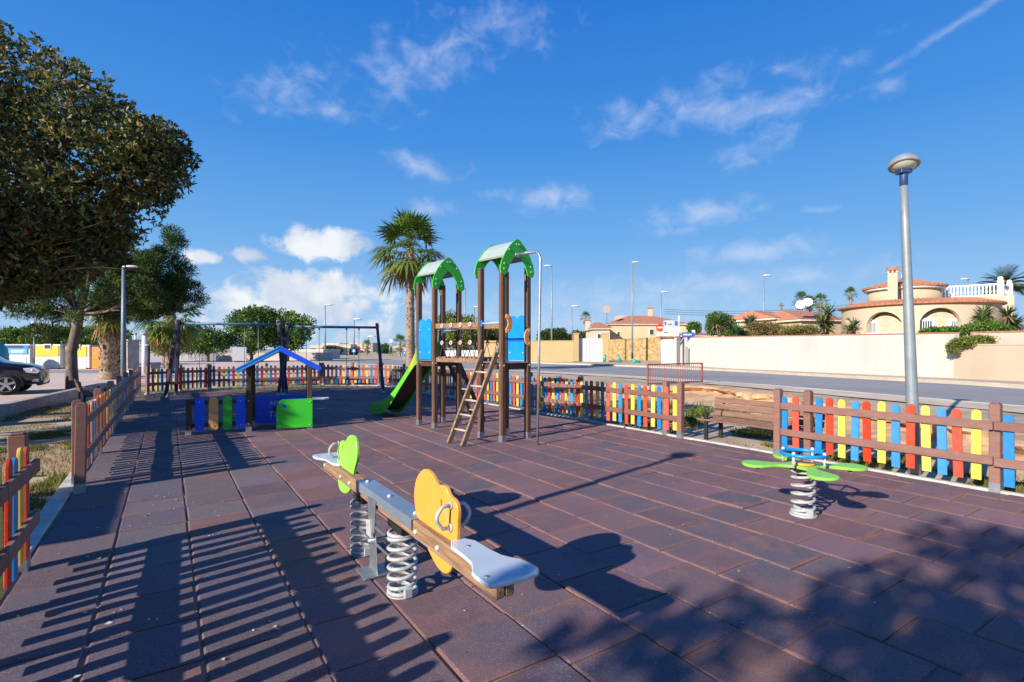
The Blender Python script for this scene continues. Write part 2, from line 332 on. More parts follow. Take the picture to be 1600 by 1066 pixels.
ribbon('pavement', offs(near_e, -1.5), offs(near_e, -.12), 2, .006, M('beige_verge', (.56, .45, .33), .95, var=.2, vs=.8, world=True, bump=.3, bs=40, dirt=((.42, .31, .22), .7), dscale=.5))
kerb('kerb', near_e[8:], .14, -.1, .012, RK, lambda u, v: zr(depth(u, v)))
kerb('kerb', offs(far_e, .08), .16, -.1, .13, RK, lambda u, v: zr(depth(u, v)))
ribbon('pavement', offs(far_e, .17), offs(far_e, 6.5), 3, .10, M('tan_pavement', (.46, .37, .27), .9, var=.14, vs=.6, world=True, bump=.2, bs=40, dirt=((.40, .33, .26), .5), dscale=.6))
pv = [(-90, -30), (kerb_u(-30) - .2, -30), (kerb_u(16) - .2, 16), (kerb_u(24.9) - .2, 24.9), (8.6, 25.2), (12, 29.5), (17.3, 35.3), (14.2, 58), (20, 300), (-160, 300)]
struct(sheet('plaza_paving', [tuple(range(len(pv)))], [(a, b, .105) for a, b in pv], PAVE))
struct(sheet('street', [(0, 1, 2, 3)], [tuple(W(a, b, .109)) for a, b in ((-90, 31.0), (-17, 31.0), (-16.5, 35.5), (-90, 35.5))], ASPH))
# left street retaining kerb
kerb('street_kerb', [(kerb_u(v) , v) for v in np.arange(-10, 26.1, 1.0)], .22, -.12, .26, CONC)

# ------------------------------------------------------------------ rubber tile floor
far_line = [(-.62, 21.4), (1.3, 22.85), (5.4, 22.6), (7.42, 21.2)]
def far_v(u): return float(np.interp(u, [p[0] for p in far_line], [p[1] for p in far_line]))
RUB = bpy.data.materials.new('rubber_tiles'); RUB.use_nodes = True
def rubber():
    nt = RUB.node_tree; N = nt.nodes; L = nt.links; b = N['Principled BSDF']; b.inputs['Roughness'].default_value = .82; b.inputs['Specular IOR Level'].default_value = .3
    g = N.new('ShaderNodeNewGeometry'); at = N.new('ShaderNodeAttribute'); at.attribute_name = 'col'
    def noise(s, d=6, r=.6, off=0):
        mp = N.new('ShaderNodeMapping'); mp.inputs['Location'].default_value = (off, off, 0); L.new(g.outputs['Position'], mp.inputs[0])
        n = N.new('ShaderNodeTexNoise'); n.inputs['Scale'].default_value = s; n.inputs['Detail'].default_value = d; n.inputs['Roughness'].default_value = r; L.new(mp.outputs[0], n.inputs['Vector']); return n.outputs['Fac']
    def rg(src, a, c, lo=0, hi=1):
        r = N.new('ShaderNodeMapRange'); r.inputs[1].default_value = a; r.inputs[2].default_value = c; r.inputs[3].default_value = lo; r.inputs[4].default_value = hi; L.new(src, r.inputs[0]); return r.outputs[0]
    def mix(f, a, c, k='MIX'):
        x = N.new('ShaderNodeMix'); x.data_type = 'RGBA'; x.blend_type = k
        for s, v in ((x.inputs[0], f), (x.inputs[6], a), (x.inputs[7], c)):
            if isinstance(v, tuple): s.default_value = (*v, 1)
            elif isinstance(v, (int, float)): s.default_value = v
            else: L.new(v, s)
        return x.outputs[2]
    uv = N.new('ShaderNodeUVMap'); uv.uv_map = 'tile'; su = N.new('ShaderNodeSeparateXYZ'); L.new(uv.outputs[0], su.inputs[0]); sp_ = N.new('ShaderNodeSeparateXYZ'); L.new(g.outputs['Position'], sp_.inputs[0])
    def mt(op, a, b=None):
        n = N.new('ShaderNodeMath'); n.operation = op
        for k_, v_ in enumerate((a, b)):
            if v_ is None: continue
            if isinstance(v_, (int, float)): n.inputs[k_].default_value = v_
            else: L.new(v_, n.inputs[k_])
        return n.outputs[0]
    ed = mt('MINIMUM', mt('MINIMUM', su.outputs[0], mt('SUBTRACT', 1, su.outputs[0])), mt('MINIMUM', su.outputs[1], mt('SUBTRACT', 1, su.outputs[1])))
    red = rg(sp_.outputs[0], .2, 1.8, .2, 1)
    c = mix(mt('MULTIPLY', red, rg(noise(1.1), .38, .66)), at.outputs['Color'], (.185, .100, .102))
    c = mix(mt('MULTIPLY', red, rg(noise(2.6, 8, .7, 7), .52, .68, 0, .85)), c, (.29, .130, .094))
    c = mix(rg(noise(.9, 5, .6, 23), .5, .68, 0, .75), c, (.100, .096, .122))
    c = mix(rg(noise(3.5, 8, .75, 41), .56, .74, 0, .6), c, (.062, .044, .056))
    dust = mt('MULTIPLY', mt('MULTIPLY', rg(mt('SUBTRACT', ed, rg(noise(9, 6, .7, 5), .3, .75, -.03, .16)), -.07, .02, 1, 0), rg(noise(1.7, 4, .6, 61), .36, .62, .15, 1)), rg(sp_.outputs[0], .2, 1.6, .25, .8))
    c = mix(dust, c, (.26, .125, .085))
    gr = noise(170, 3, .7, 3); c = mix(rg(gr, .55, .66, 0, .9), c, (.36, .235, .21)); c = mix(rg(gr, .30, .45, .7, 0), c, (.030, .022, .025))
    L.new(c, b.inputs['Base Color'])
    bp = N.new('ShaderNodeBump'); bp.inputs['Strength'].default_value = .55; bp.inputs['Distance'].default_value = .006; L.new(noise(110, 4, .8), bp.inputs['Height']); L.new(bp.outputs[0], b.inputs['Normal'])
rubber()
tv, tf, tcol, tuv = [], [], [], []
for k in range(17):
    u0 = -.85 + .5 * k; u1 = min(u0 + .5, 7.46)
    off = .22 if k % 2 == 0 else -.02
    if k < 5: off = .0 + .02 * k
    for j in range(-8, 47):
        v0 = j * .5 + off; v1 = v0 + .5
        if v0 + .1 > far_v((u0 + u1) / 2): continue
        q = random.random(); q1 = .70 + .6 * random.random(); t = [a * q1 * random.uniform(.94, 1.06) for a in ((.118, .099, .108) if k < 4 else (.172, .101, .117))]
        if q < .14: t = [.180, .098, .084]
        elif q < .34: t = [.102, .092, .116]
        z = random.gauss(0, .0022); o = len(tv); g_ = random.uniform(.003, .006); r_ = .011
        cz = [z + random.gauss(0, .0024) for _ in range(4)]
        cs = [(u0, v0, 1, 1), (u1, v0, -1, 1), (u1, v1, -1, -1), (u0, v1, 1, -1)]
        jit = random.uniform(-.004, .004)
        for (a, b, s1, s2) in cs: tv.append((a + s1 * g_ + jit, b + s2 * g_ + jit, -.013))
        for (a, b, s1, s2), zz in zip(cs, cz): tv.append((a + s1 * g_ + jit, b + s2 * g_ + jit, zz - .0055))
        for (a, b, s1, s2), zz in zip(cs, cz): tv.append((a + s1 * (g_ + r_) + jit, b + s2 * (g_ + r_) + jit, zz))
        fs = [(8, 9, 10, 11)] + [(4 + i, 4 + (i + 1) % 4, 8 + (i + 1) % 4, 8 + i) for i in range(4)] + [(i, (i + 1) % 4, 4 + (i + 1) % 4, 4 + i) for i in range(4)]
        for f in fs:
            tf.append(tuple(o + i for i in f)); tcol.append((*t, 1)); tuv.extend([(0, 0), (1, 0), (1, 1), (0, 1)] if f == fs[0] else [(0, 0)] * 4)
def mesh_col(name, v, f, col, mat, parent=None, smooth=False):
    me = bpy.data.meshes.new(name); me.from_pydata(v, [], f); me.materials.append(mat)
    a = me.attributes.new('col', 'FLOAT_COLOR', 'FACE'); a.data.foreach_set('color', np.asarray(col, dtype=np.float32).ravel())
    if smooth: me.polygons.foreach_set('use_smooth', [True] * len(f))
    me.update(); return link(name, me, parent)
fo = struct(mesh_col('rubber_floor', tv, tf, tcol, RUB)); fo.data.uv_layers.new(name='tile').data.foreach_set('uv', np.asarray(tuv, dtype=np.float32).ravel())
SEAM = M('dusty_seam_base', (.36, .165, .10), .95, var=.5, vs=1.2, world=True, dirt=((.06, .035, .03), .9), dscale=1.4)
fl = [(-.86, -6), (7.47, -6), (7.47, 21.1), (5.4, 22.6), (1.3, 22.85), (-.62, 21.5), (-.86, 21.2)]
struct(sheet('rubber_floor_base', [tuple(range(7))], [(a, b, -.0105) for a, b in fl], SEAM))
kerb('concrete_edging', [(-.94, v) for v in np.arange(-6, 21.3, 1.0)], .15, -.06, .012, KERBM)
kerb('concrete_edging', [(7.53, v) for v in np.arange(-6, 21.3, 1.0)], .09, -.06, .016, KERBM)
kerb('concrete_edging', subdiv([(p[0], p[1] + .08) for p in far_line], 6), .12, -.06, .03, KERBM)

# ------------------------------------------------------------------ grass and litter (uncountable)
def grass():
    v, f, c = [], [], []
    def patch(n, u0, u1, v0, v1, col, hmin, hmax, thr, seed):
        k = 0
        while k < n:
            u, vv = random.uniform(u0, u1), random.uniform(v0, v1)
            if mnoise.noise((u * .9 + seed, vv * .9, seed)) + .5 * mnoise.noise((u * 3.1, vv * 3.1, seed)) < thr: k += .12; continue
            if u < kerb_u(vv) + .12: k += .12; continue
            if u > 7.4 and u > bank_u(vv) - .5: k += .2; continue
            z = ground_z(u, vv) - .01; h = random.uniform(hmin, hmax); a = random.uniform(0, 6.28); wd = h * .06 + .002; ln = random.uniform(.1, .8) * h; b = random.uniform(0, 6.28); o = len(v)
            v.extend([(u - math.cos(a) * wd, vv - math.sin(a) * wd, z), (u + math.cos(a) * wd, vv + math.sin(a) * wd, z), (u + math.cos(b) * ln, vv + math.sin(b) * ln, z + h)])
            f.append((o, o + 1, o + 2)); q = random.uniform(.6, 1.35); y = random.random() ** 2
            c.append((col[0] * q * (1 + y), col[1] * q, col[2] * q * (1 - .3 * y), 1)); k += 1
    patch(15000, 7.64, 9.6, .5, 7.6, (.13, .15, .03), .03, .10, .10, 2.2)
    patch(7000, 7.62, 10.0, 7.6, 21, (.10, .125, .03), .03, .12, .05, 4.2)
    patch(1500, 8.4, 11.5, 6.2, 10.4, (.07, .13, .02), .08, .3, .18, 7.2)
    patch(24000, -3.2, -1.03, 4.5, 20.5, (.15, .15, .035), .02, .07, -.02, 5.7)
    patch(9000, -2.2, -1.03, 6.5, 13, (.10, .15, .022), .03, .09, .10, 1.7)
    patch(7000, -.8, 7.6, 21.6, 23.6, (.10, .17, .03), .04, .14, -.2, 9.1)
    return struct(mesh_col('grass', v, f, c, M('grass_blades', (1, 1, 1), .7, var=0, attr=True, transl=.25)), 'stuff')
grass()
def litter():
    v, f, c = [], [], []
    def one(u, vv, s, z, cc):
        a = random.uniform(0, 6.28); t = random.uniform(0, .3); o = len(v); m = Matrix.Rotation(a, 3, 'Z') @ Matrix.Rotation(t, 3, 'X')
        el_ = random.uniform(.25, .8)
        for p in ((-s, 0, 0), (0, -s * el_, .004), (s, 0, 0), (0, s * el_, .002)): q = m @ Vector(p); v.append((u + q.x, vv + q.y, z + q.z))
        f.append((o, o + 1, o + 2, o + 3)); c.append(cc)
    pal = [(.42, .33, .22, 1), (.30, .2, .1, 1), (.55, .5, .42, 1), (.2, .12, .07, 1)]
    for i in range(420): one(random.uniform(-.75, 7.3), random.uniform(1, 20), random.uniform(.006, .016), .006, random.choice(pal))
    for i in range(900):
        k = random.randint(1, 15); one(-.85 + .5 * k + random.gauss(0, .006), random.uniform(.5, 16), random.uniform(.003, .009), .003, random.choice(pal))
    for i in range(300): one(random.uniform(-.8, .6), random.uniform(2, 16), random.uniform(.008, .02), .006, random.choice(pal))
    for i in range(500): one(random.uniform(7.7, 9.5), random.uniform(.5, 9), random.uniform(.01, .03), -.02, (.52, .44, .34, 1))
    return struct(mesh_col('fallen_leaves', v, f, c, M('leaf_litter', (1, 1, 1), .8, var=0, attr=True)), 'stuff')
litter()

# ------------------------------------------------------------------ picket fences
def make_picket(mat, name='picket'):
    poly = [(-.045, .10), (.045, .10), (.045, .83)] + arc(0, .83, .045, .045, 0, 180, 8)[1:]
    return MB().prism(poly, .02).build(name, mat, bevel=.003)
PK = {}
def fence(label, p0, p1, posts, colors, rails=None, start=.1, ends=True, step=.165, seed=0, skip=(), pos=None):
    p0, p1 = Vector((*p0, 0)), Vector((*p1, 0)); ln = (p1 - p0).length; a = math.atan2(p1.y - p0.y, p1.x - p0.x); rd = random.Random(seed)
    t = thing('picket_fence', label, 'fence', p0, a, 'picket fences round the playground')      # local +y = outward
    for i, s in enumerate(posts):
        o = MB().box((0, 0, .505), (.095, .095, .89)).box((0, 0, .958), (.075, .075, .016)).build('post', FENCEB, t, bevel=.006)
        e = ends and i in (0, len(posts) - 1); o.location = (s, -.01 if e else .062, 0)
        o.rotation_euler = (rd.gauss(0, .008), rd.gauss(0, .01), 0)
        MB().box((0, 0, .035), (.1, .1, .13)).build('post_foot', STEEL, o, bevel=.004)
    br = [0] + [s for s in posts if .6 < s < ln - .6] + [ln]
    if rails: br = rails
    for i in range(len(br) - 1):
        for z in (.335, .715):
            m = br[i] + .003; n = br[i + 1] - .003; dz = rd.gauss(0, .006)
            MB().bar((m, -.016 + .002 * (i % 2), z + dz), (n, -.016 + .002 * (i % 2), z + rd.gauss(0, .006)), .034, .095).build('rail', FENCEB, t, bevel=.005)
    if pos is None: pos = [start + step * i for i in range(int((ln - .04 - start) / step) + 1)]
    for k, s in enumerate(pos):
        if True:
            cc = colors[k % len(colors)]; mat = {'b': PBLUE, 'r': PRED, 'y': PYEL}[cc]
            if cc not in PK: PK[cc] = o = make_picket(mat); o.parent = t
            else: o = PK[cc].copy(); COL.objects.link(o); o.parent = t
            o.location = (s + rd.gauss(0, .004), .014, rd.gauss(0, .011)); o.rotation_euler = (rd.gauss(0, .008), rd.gauss(0, .012), 0)
    return t
FU, RU = -.80, 7.47
fence('near left colourful picket fence closest to the camera, cut off by the left edge', (FU, .3), (FU, 5.02), [.1, 1.8, 3.82, 4.64], 'byr', start=.13, step=.17, seed=1, ends=False)
fence('long left colourful picket fence running from the entrance gap to the far corner', (FU, 7.2), (FU, 21.3), [.05, .50, 2.6, 4.7, 6.8, 8.9, 11.0, 12.9, 14.05], 'byr', start=.14, step=.168, seed=2)
fl_ = [(-.62, 21.42), (1.3, 22.88), (5.4, 22.66), (7.42, 21.25)]
fence('short angled picket fence behind the left swing leg beside the small palm', fl_[0], fl_[1], [.05, 1.3, 2.36], 'bry', seed=3)
fence('far picket fence behind the playhouse and swings with the plaza beyond', fl_[1], fl_[2], [.05, 2.0, 4.05], 'bry', start=.18, seed=4)
fence('short angled picket fence behind the slide at the far right corner', fl_[2], fl_[3], [.05, 1.3, 2.4], 'bry', seed=5)
fence('long right picket fence behind the climbing towers, ending at the bench gap', (RU, 21.1), (RU, 5.92), [.05, 2.2, 4.3, 6.4, 8.5, 10.5, 12.42, 14.75, 15.13], 'ybr', start=.13, seed=6)
fence('near right picket fence in front of the tall lamp post with bright pickets', (RU, 4.28), (RU, .2), [.05, .45, 2.44, 4.0], 'br' + 'bry' * 9, pos=[.14, .30] + [.60 + .154 * i for i in range(12)] + [2.57 + .16 * i for i in range(9)], seed=7)

# ------------------------------------------------------------------ seesaw on two springs (runs along Y)
def spring_pts(r, z0, z1, turns, n=18): return [(r * math.cos(2 * math.pi * i / n), r * math.sin(2 * math.pi * i / n), z0 + (z1 - z0) * i / (turns * n)) for i in range(turns * n + 1)]
def flat_spring(r, z0, z1, turns, n=18):     # closed coil at both ends
    return [(r * math.cos(2 * math.pi * i / n), r * math.sin(2 * math.pi * i / n), z0) for i in range(n)] + [(x, y, z) for x, y, z in spring_pts(r, z0, z1, turns, n)] + [(r * math.cos(2 * math.pi * i / n), r * math.sin(2 * math.pi * i / n), z1) for i in range(1, n)]
SU, SV = 1.245, 3.44
ss = thing('seesaw', 'two seat seesaw with a wooden beam on coil springs and orange and green butterfly panels', 'seesaw', (SU, SV, 0))
mb = MB()
for sx_ in (-.026, .026): mb.box((sx_, .01, .498), (.049, 3.02, .10))
mb.build('beam', WOODY, ss, bevel=.006)
mb = MB().box((0, -.05, .553), (.125, 1.06, .008)).box((-.0605, -.05, .519), (.006, 1.06, .06)).box((.0605, -.05, .519), (.006, 1.06, .06)); mb.build('steel_cover', DSTEEL, ss, bevel=.002)
mb = MB()
for y in (-.5, -.06, .4): mb.ball((0, y, .56), .017, 8, sz=.7)
mb.build('cover_bolt', BOLT, ss)
for y in (-1.42, -.92, -.63, .68, .93, 1.44):
    [MB().ball((sx_ * .052, y, .495), .016, 8).build('side_bolt', BOLT, ss) for sx_ in (-1, 1)]
for y in (-.29, .5):
    sp = MB().tube([Vector(p) + Vector((0, y, 0)) for p in flat_spring(.086, .022, .385, 6)], .0125, 8).build('coil_spring', GREYM, ss)
    MB().box((0, y, .42), (.1, .2, .045)).tube([(0, y, .34), (0, y, .42)], .03, 10).build('spring_clamp', BLACKM, sp, bevel=.003)
    MB().lathe([(.1, 0), (.1, .008)], (0, y, 0), 20).box((.0, y - .09, .035), (.05, .03, .06)).box((.02, y + .085, .035), (.05, .03, .06)).build('spring_base', GREYM, sp, bevel=.003)
mb = MB()
for sx_ in (-1, 1):
    mb.prism([(-.085, 0), (.085, 0), (.05, .27), (-.05, .27)], .006, (sx_ * .056, .1, .0), (0, 1, 0)); mb.prism([(-.06, .29), (.06, .29), (.085, .515), (-.085, .515)], .006, (sx_ * .070, .1, .0), (0, 1, 0))
mb.box((0, .1, .008), (.3, .2, .012)).bar((-.062, -.28, .22), (-.062, .48, .22), .006, .02).bar((.062, -.28, .2), (.062, .48, .2), .006, .02)
mb.build('centre_bracket', STEEL, ss, bevel=.002)
MB().prism([(-.05, .26), (.05, .26), (.06, .36), (-.02, .375)], .02, (-.082, .1, 0), (0, 1, 0)).build('rubber_stop', GREYM, ss, bevel=.003)
MB().tube([(-.095, .1, .225), (.095, .1, .225)], .016, 10).build('pivot_bolt', DSTEEL, ss)
k_ = SU / 1.25
def vz(x, y):       # point of the panel plane seen in that direction
    tx = (x - 800) / F_; d = SU / (tx * CT + ST); return (d * (-tx * ST + CT) - SV, H_ - (y - 545) / F_ * d)
orange = [(665, 730), (653, 745), (649, 770), (652, 800), (662, 835), (672, 860), (685, 885), (696, 897), (707, 894), (710, 875), (717, 845), (717, 820), (719, 800), (715, 782), (704, 774), (700, 760), (691, 757), (686, 760), (678, 740)]
green = [(551, 679), (545, 682), (541, 693), (538, 687), (532, 691), (529, 703), (529, 722), (531, 735), (530, 750), (532, 765), (540, 772), (547, 769), (552, 757), (555, 733), (560, 718), (560, 700), (557, 683)]
for poly, mat, hy, nm in ((orange, ORANP, -.72, 'panel'), (green, LIMEP, .93, 'panel')):
    q = smooth_poly([vz(*p) for p in poly], 2)
    pn = MB().prism(q, .024, (0, 0, 0), (0, 1, 0)).build('butterfly_panel', mat, ss, bevel=.004)
    sg = -1 if hy < 0 else 1; yh = -1.0 if hy < 0 else 1.13
    for sx_ in (-1, 1):
        hp = [(sx_ * .012, yh, .62)] + [(sx_ * (.06 + .035 * math.sin(math.pi * i / 10)), yh - sg * .0, .62 + .115 * i / 10) for i in range(11)] + [(sx_ * .012, yh, .735)]
        MB().tube(hp, .0105, 8).lathe([(.02, 0), (.02, .01)], (sx_ * .012, yh, .62), 10, axis=(sx_, 0, 0)).lathe([(.02, 0), (.02, .01)], (sx_ * .012, yh, .735), 10, axis=(sx_, 0, 0)).build('handle', GREYM, pn)
    hc = Vector((.0135, sg * .0 + (-.88 if hy < 0 else 1.02), .72))
    for sx_ in (-1, 1): MB().prism(smooth_poly([(-.01, -.022), (.01, -.022), (.012, .02), (-.012, .02)], 2), .001, (sx_ * .0125, hc.y, hc.z), (0, 1, 0)).build('slot', M('panel_slot', (.3, .16, .03), .6), pn)
seat = smooth_poly([(-.07, 0), (.07, 0), (.075, -.28), (.11, -.36), (.138, -.40), (.138, -.53), (.105, -.56), (-.105, -.56), (-.138, -.53), (-.138, -.40), (-.11, -.36), (-.075, -.28)], 1)
for y, sg in ((-1.04, 1), (1.05, -1)):
    st = MB().prism([(a, b * sg) for a, b in seat][::sg], .02, (0, y, .560), (1, 0, 0), (0, 1, 0)).build('seat', WSEAT, ss, bevel=.005)
    [MB().lathe([(.011, 0), (.011, .004)], (a, y - sg * b, .569), 10).build('seat_bolt', STEEL, st) for a, b in ((-.1, .47), (.1, .47), (0, .12))]

# ------------------------------------------------------------------ four-petal spring rider
rd_ = thing('spring_rider', 'lime green four petal spring rider with a blue ring handle on a grey coil', 'spring rider', (4.94, 2.56, 0), R(48))
MB().tube(flat_spring(.094, .03, .41, 5), .0135, 8).build('coil_spring', GREYM, rd_)
MB().lathe([(.118, 0), (.118, .02)], n=20).box((.09, .02, .035), (.03, .06, .07)).box((-.09, -.02, .035), (.03, .06, .07)).build('spring_base', GREYM, rd_, bevel=.003)
MB().box((0, 0, .432), (.2, .2, .03)).tube([(0, 0, .36), (0, 0, .43)], .05, 12).build('mounting_plate', BLACKM, rd_, bevel=.004)
pet = []
for k in range(4):
    a0 = 90 * k
    for (r, t) in ((.13, -45), (.16, -20), (.24, -12), (.34, -16), (.44, -17), (.52, -11), (.545, 0), (.52, 11), (.44, 17), (.34, 16), (.24, 12), (.16, 20)): pet.append((r * math.cos(R(a0 + t)), r * math.sin(R(a0 + t))))
MB().prism(smooth_poly(pet, 2), .024, (0, 0, .462), (1, 0, 0), (0, 1, 0)).build('petal_seat', LIMEP, rd_, bevel=.006, seg=2)
MB().lathe([(.10, 0), (.10, .02)], (0, 0, .476), 20).build('centre_disc', ORANP, rd_, bevel=.003)
hr = MB().tube([(.185 * math.cos(2 * math.pi * i / 32), .185 * math.sin(2 * math.pi * i / 32), .575) for i in range(32)], .017, 8, closed=True).build('ring_handle', BLUEP, rd_)
hr.scale = (1, 1, 1)
for k in range(4):
    a = R(45 + 90 * k); p = (.185 * math.cos(a), .185 * math.sin(a))
    MB().tube([(*p, .47), (*p, .585)], .011, 8).ball((*p, .593), .018, 8).build('handle_post', WSEAT, rd_)
mb = MB(); [mb.lathe([(.012, 0), (.012, .005)], (.36 * math.cos(R(90 * k)), .36 * math.sin(R(90 * k)), .474), 10) for k in range(4)]; mb.build('seat_bolt', STEEL, rd_)
for k in range(4): MB().lathe([(.018, -.03), (.022, 0)], (.4 * math.cos(R(90 * k)), .4 * math.sin(R(90 * k)), .449), 10).build('rubber_foot', BLACKM, rd_)

# ------------------------------------------------------------------ climbing towers with slide, bridge, ladders and pole
PRZ = R(8); PC = (4.88, 7.64)
tw = thing('climbing_frame', 'twin tower climbing frame with green arched roofs, slide, net bridge, ladders and sliding pole', 'climbing frame', (*PC, 0), PRZ)
FL = 1.33; OY = 2.035
def tower(oy, ztop, zpk, parent):
    hs_ = .287
    for (a, b) in ((-1, -1), (1, -1), (-1, 1), (1, 1)):
        p = MB().box((0, 0, (ztop + .1) / 2), (.092, .092, ztop - .1)).build('post', WOODZ, parent, bevel=.012, seg=2, loc=(a * hs_, oy + b * hs_, 0))
        MB().box((0, 0, .055), (.098, .098, .11)).build('post_foot', STEEL, p, bevel=.004)
        MB().box((0, 0, ztop + .006), (.097, .097, .014)).build('post_cap', M('blue_cap', (.10, .18, .3), .5), p, bevel=.004)
        MB().ball((0, -.047, FL - .06), .013, 8).ball((-.047, 0, FL - .06), .013, 8).build('bolt', BOLT, p)
    dk = MB().box((0, oy, FL - .012), (.66, .66, .024)).build('deck', STEEL, parent, bevel=.003)
    MB().box((0, oy - .27, FL - .075), (.47, .04, .1)).box((0, oy + .27, FL - .075), (.47, .04, .1)).box((-.27, oy, FL - .075), (.04, .47, .1)).box((.27, oy, FL - .075), (.04, .47, .1)).build('deck_joist', DARKW, dk)
    h = zpk - ztop
    out = [(-.30, -.165), (-.365, -.14), (-.385, -.06), (-.36, h * .14), (-.275, h * .47), (-.165, h * .76), (-.05, h * .965), (0, h)]
    inn = [(-.235, -.13), (-.175, h * .05), (-.105, h * .27), (-.035, h * .39), (0, h * .41)]
    poly = out + [(-a, b) for a, b in out[-2::-1]] + [(-a, b) for a, b in inn[:-1]] + inn[::-1]
    rf = None
    for b in (-1, 1):
        g = MB().prism(poly, .022, (0, oy + b * (hs_ + .058), ztop), (1, 0, 0)).build('roof_gable', GREENP, parent, bevel=.004)
        for (x, z) in ((-.305, -.06), (-.30, .03), (-.19, h * .58), (-.03, h * .80), (.03, h * .80), (.19, h * .58), (.30, .03), (.305, -.06)): MB().lathe([(.017, 0), (.014, .012)], (x, oy + b * (hs_ + .07), ztop + z), 10, axis=(0, b, 0)).build('gable_bolt', BOLT, g)
    ol = [(-.30, h * .36), (-.26, h * .47), (-.165, h * .72), (-.055, h * .91), (0, h * .95)]; ol = ol + [(-a, b) for a, b in ol[-2::-1]]
    ins = [(a * .95, b - .028) for a, b in ol]
    MB().prism(ol + ins[::-1], 2 * hs_ + .09, (0, oy, ztop), (1, 0, 0)).build('roof_sheet', M('grey_green_roof_sheet', (.30, .36, .335), .6, var=.1, vs=5, dirt=((.3, .33, .28), .5)), parent)
tower(0, 2.93, 3.40, tw); tower(OY, 2.87, 3.36, tw)
hump = [(-.235, 0), (.235, 0), (.235, .70)] + arc(.1175, .70, .1175, .10, 0, 168, 7)[1:] + arc(-.1175, .70, .1175, .10, 12, 180, 7)
def bolts(parent, pts, axis): 
    for p in pts: MB().lathe([(.014, 0), (.012, .01)], p, 10, axis=axis).build('panel_bolt', BOLT, parent)
p = MB().prism(hump, .018, (-.325, OY, FL + .01), (0, 1, 0)).build('side_panel', BLUEP, tw, bevel=.004); bolts(p, [(-.335, OY + a, FL + b) for a in (-.17, .17) for b in (.15, .6)], (-1, 0, 0))
p = MB().prism(hump, .018, (.30, 0, FL + .01), (0, 1, 0)).build('side_panel', BLUEP, tw, bevel=.004); bolts(p, [(.289, a, FL + b) for a in (-.17, .17) for b in (.15,)], (-1, 0, 0))
MB().box((.287, 0, FL + .37), (.012, .47, .03)).build('panel_rib', DBLUE, p)
# crescent hand holds beside the pole opening
cres = [(x, z) for x, z in arc(0, 0, .12, .155, 100, -100, 14)] + [(-.035, -.10), (.0, -.06), (.02, 0), (.0, .06), (-.035, .10)]
for x, z, m_ in ((-.287 + .055, 1.97, 1), (.287 - .01, 1.75, -1)):
    q = [(a * m_, b) for a, b in cres]
    h_ = MB().prism(q if m_ > 0 else q[::-1], .02, (x, -.345, z), (1, 0, 0)).build('hand_hold', DORAN, tw, bevel=.004); bolts(h_, [(x - .0 + m_ * .02, -.356, z + b) for b in (-.11, .11)], (0, -1, 0))
# sliding pole
pp = [(-.03, -.86, 0), (.02, -.845, 1.5), (.065, -.83, 3.0)] + [(.065 - .0 * i, -.83 + .14 * (1 - math.cos(R(i * 15))), 3.0 + .14 * math.sin(R(i * 15))) for i in range(1, 7)] + [(.02, -.55, 3.14), (-.02, -.35, 3.13)]
MB().tube(pp, .021, 12).lathe([(.05, 0), (.05, .012)], (-.02, -.36, 3.13), 14, axis=(0, -1, 0)).build('sliding_pole', STEEL, tw)
# ladders
def ladder(oy, sgn, zt, xf, parent):
    l_ = MB(); a0 = (sgn * .315, zt); a1 = (sgn * xf, .0)
    for b in (-.19, .19): l_.bar((a1[0], oy + b, a1[1]), (a0[0], oy + b, a0[1]), .045, .085, up=(sgn, 0, .5))
    l_ = l_.build('ladder', LADW if sgn < 0 else DARKW, parent, bevel=.008)
    for k in range(1, 6):
        t = k / 6 * (1.36 / zt) * 1.02; x = a1[0] + (a0[0] - a1[0]) * t; z = zt * t
        MB().tube([(x, oy - .17, z), (x, oy + .17, z)], .017, 8).build('rung', M('pale_rung', (.42, .36, .29), .6, var=.2), l_)
ladder(0, -1, 1.52, 1.03, tw); ladder(OY, 1, 1.36, 1.02, tw)
MB().box((-.33, -.215, 1.52), (.05, .07, .07)).build('ladder_bracket', STEEL, tw, bevel=.003)
for x, z0, y0 in ((-.30, 1.985, 0), (.30, 1.93, OY), (-.2, 1.93, OY - .33)):
    if abs(x) == .2: MB().tube([(-.24, y0, z0), (.24, y0, z0)], .014, 8).build('grab_bar', BLUETUBE, tw)
    else:
        g = MB().tube([(x, y0 - .24, z0), (x, y0 + .24, z0)], .016, 8).build('grab_bar', BLUETUBE, tw); MB().box((x - .0, y0 + .235, z0), (.05, .03, .11)).build('bar_clamp', BLUEP, g, bevel=.006)
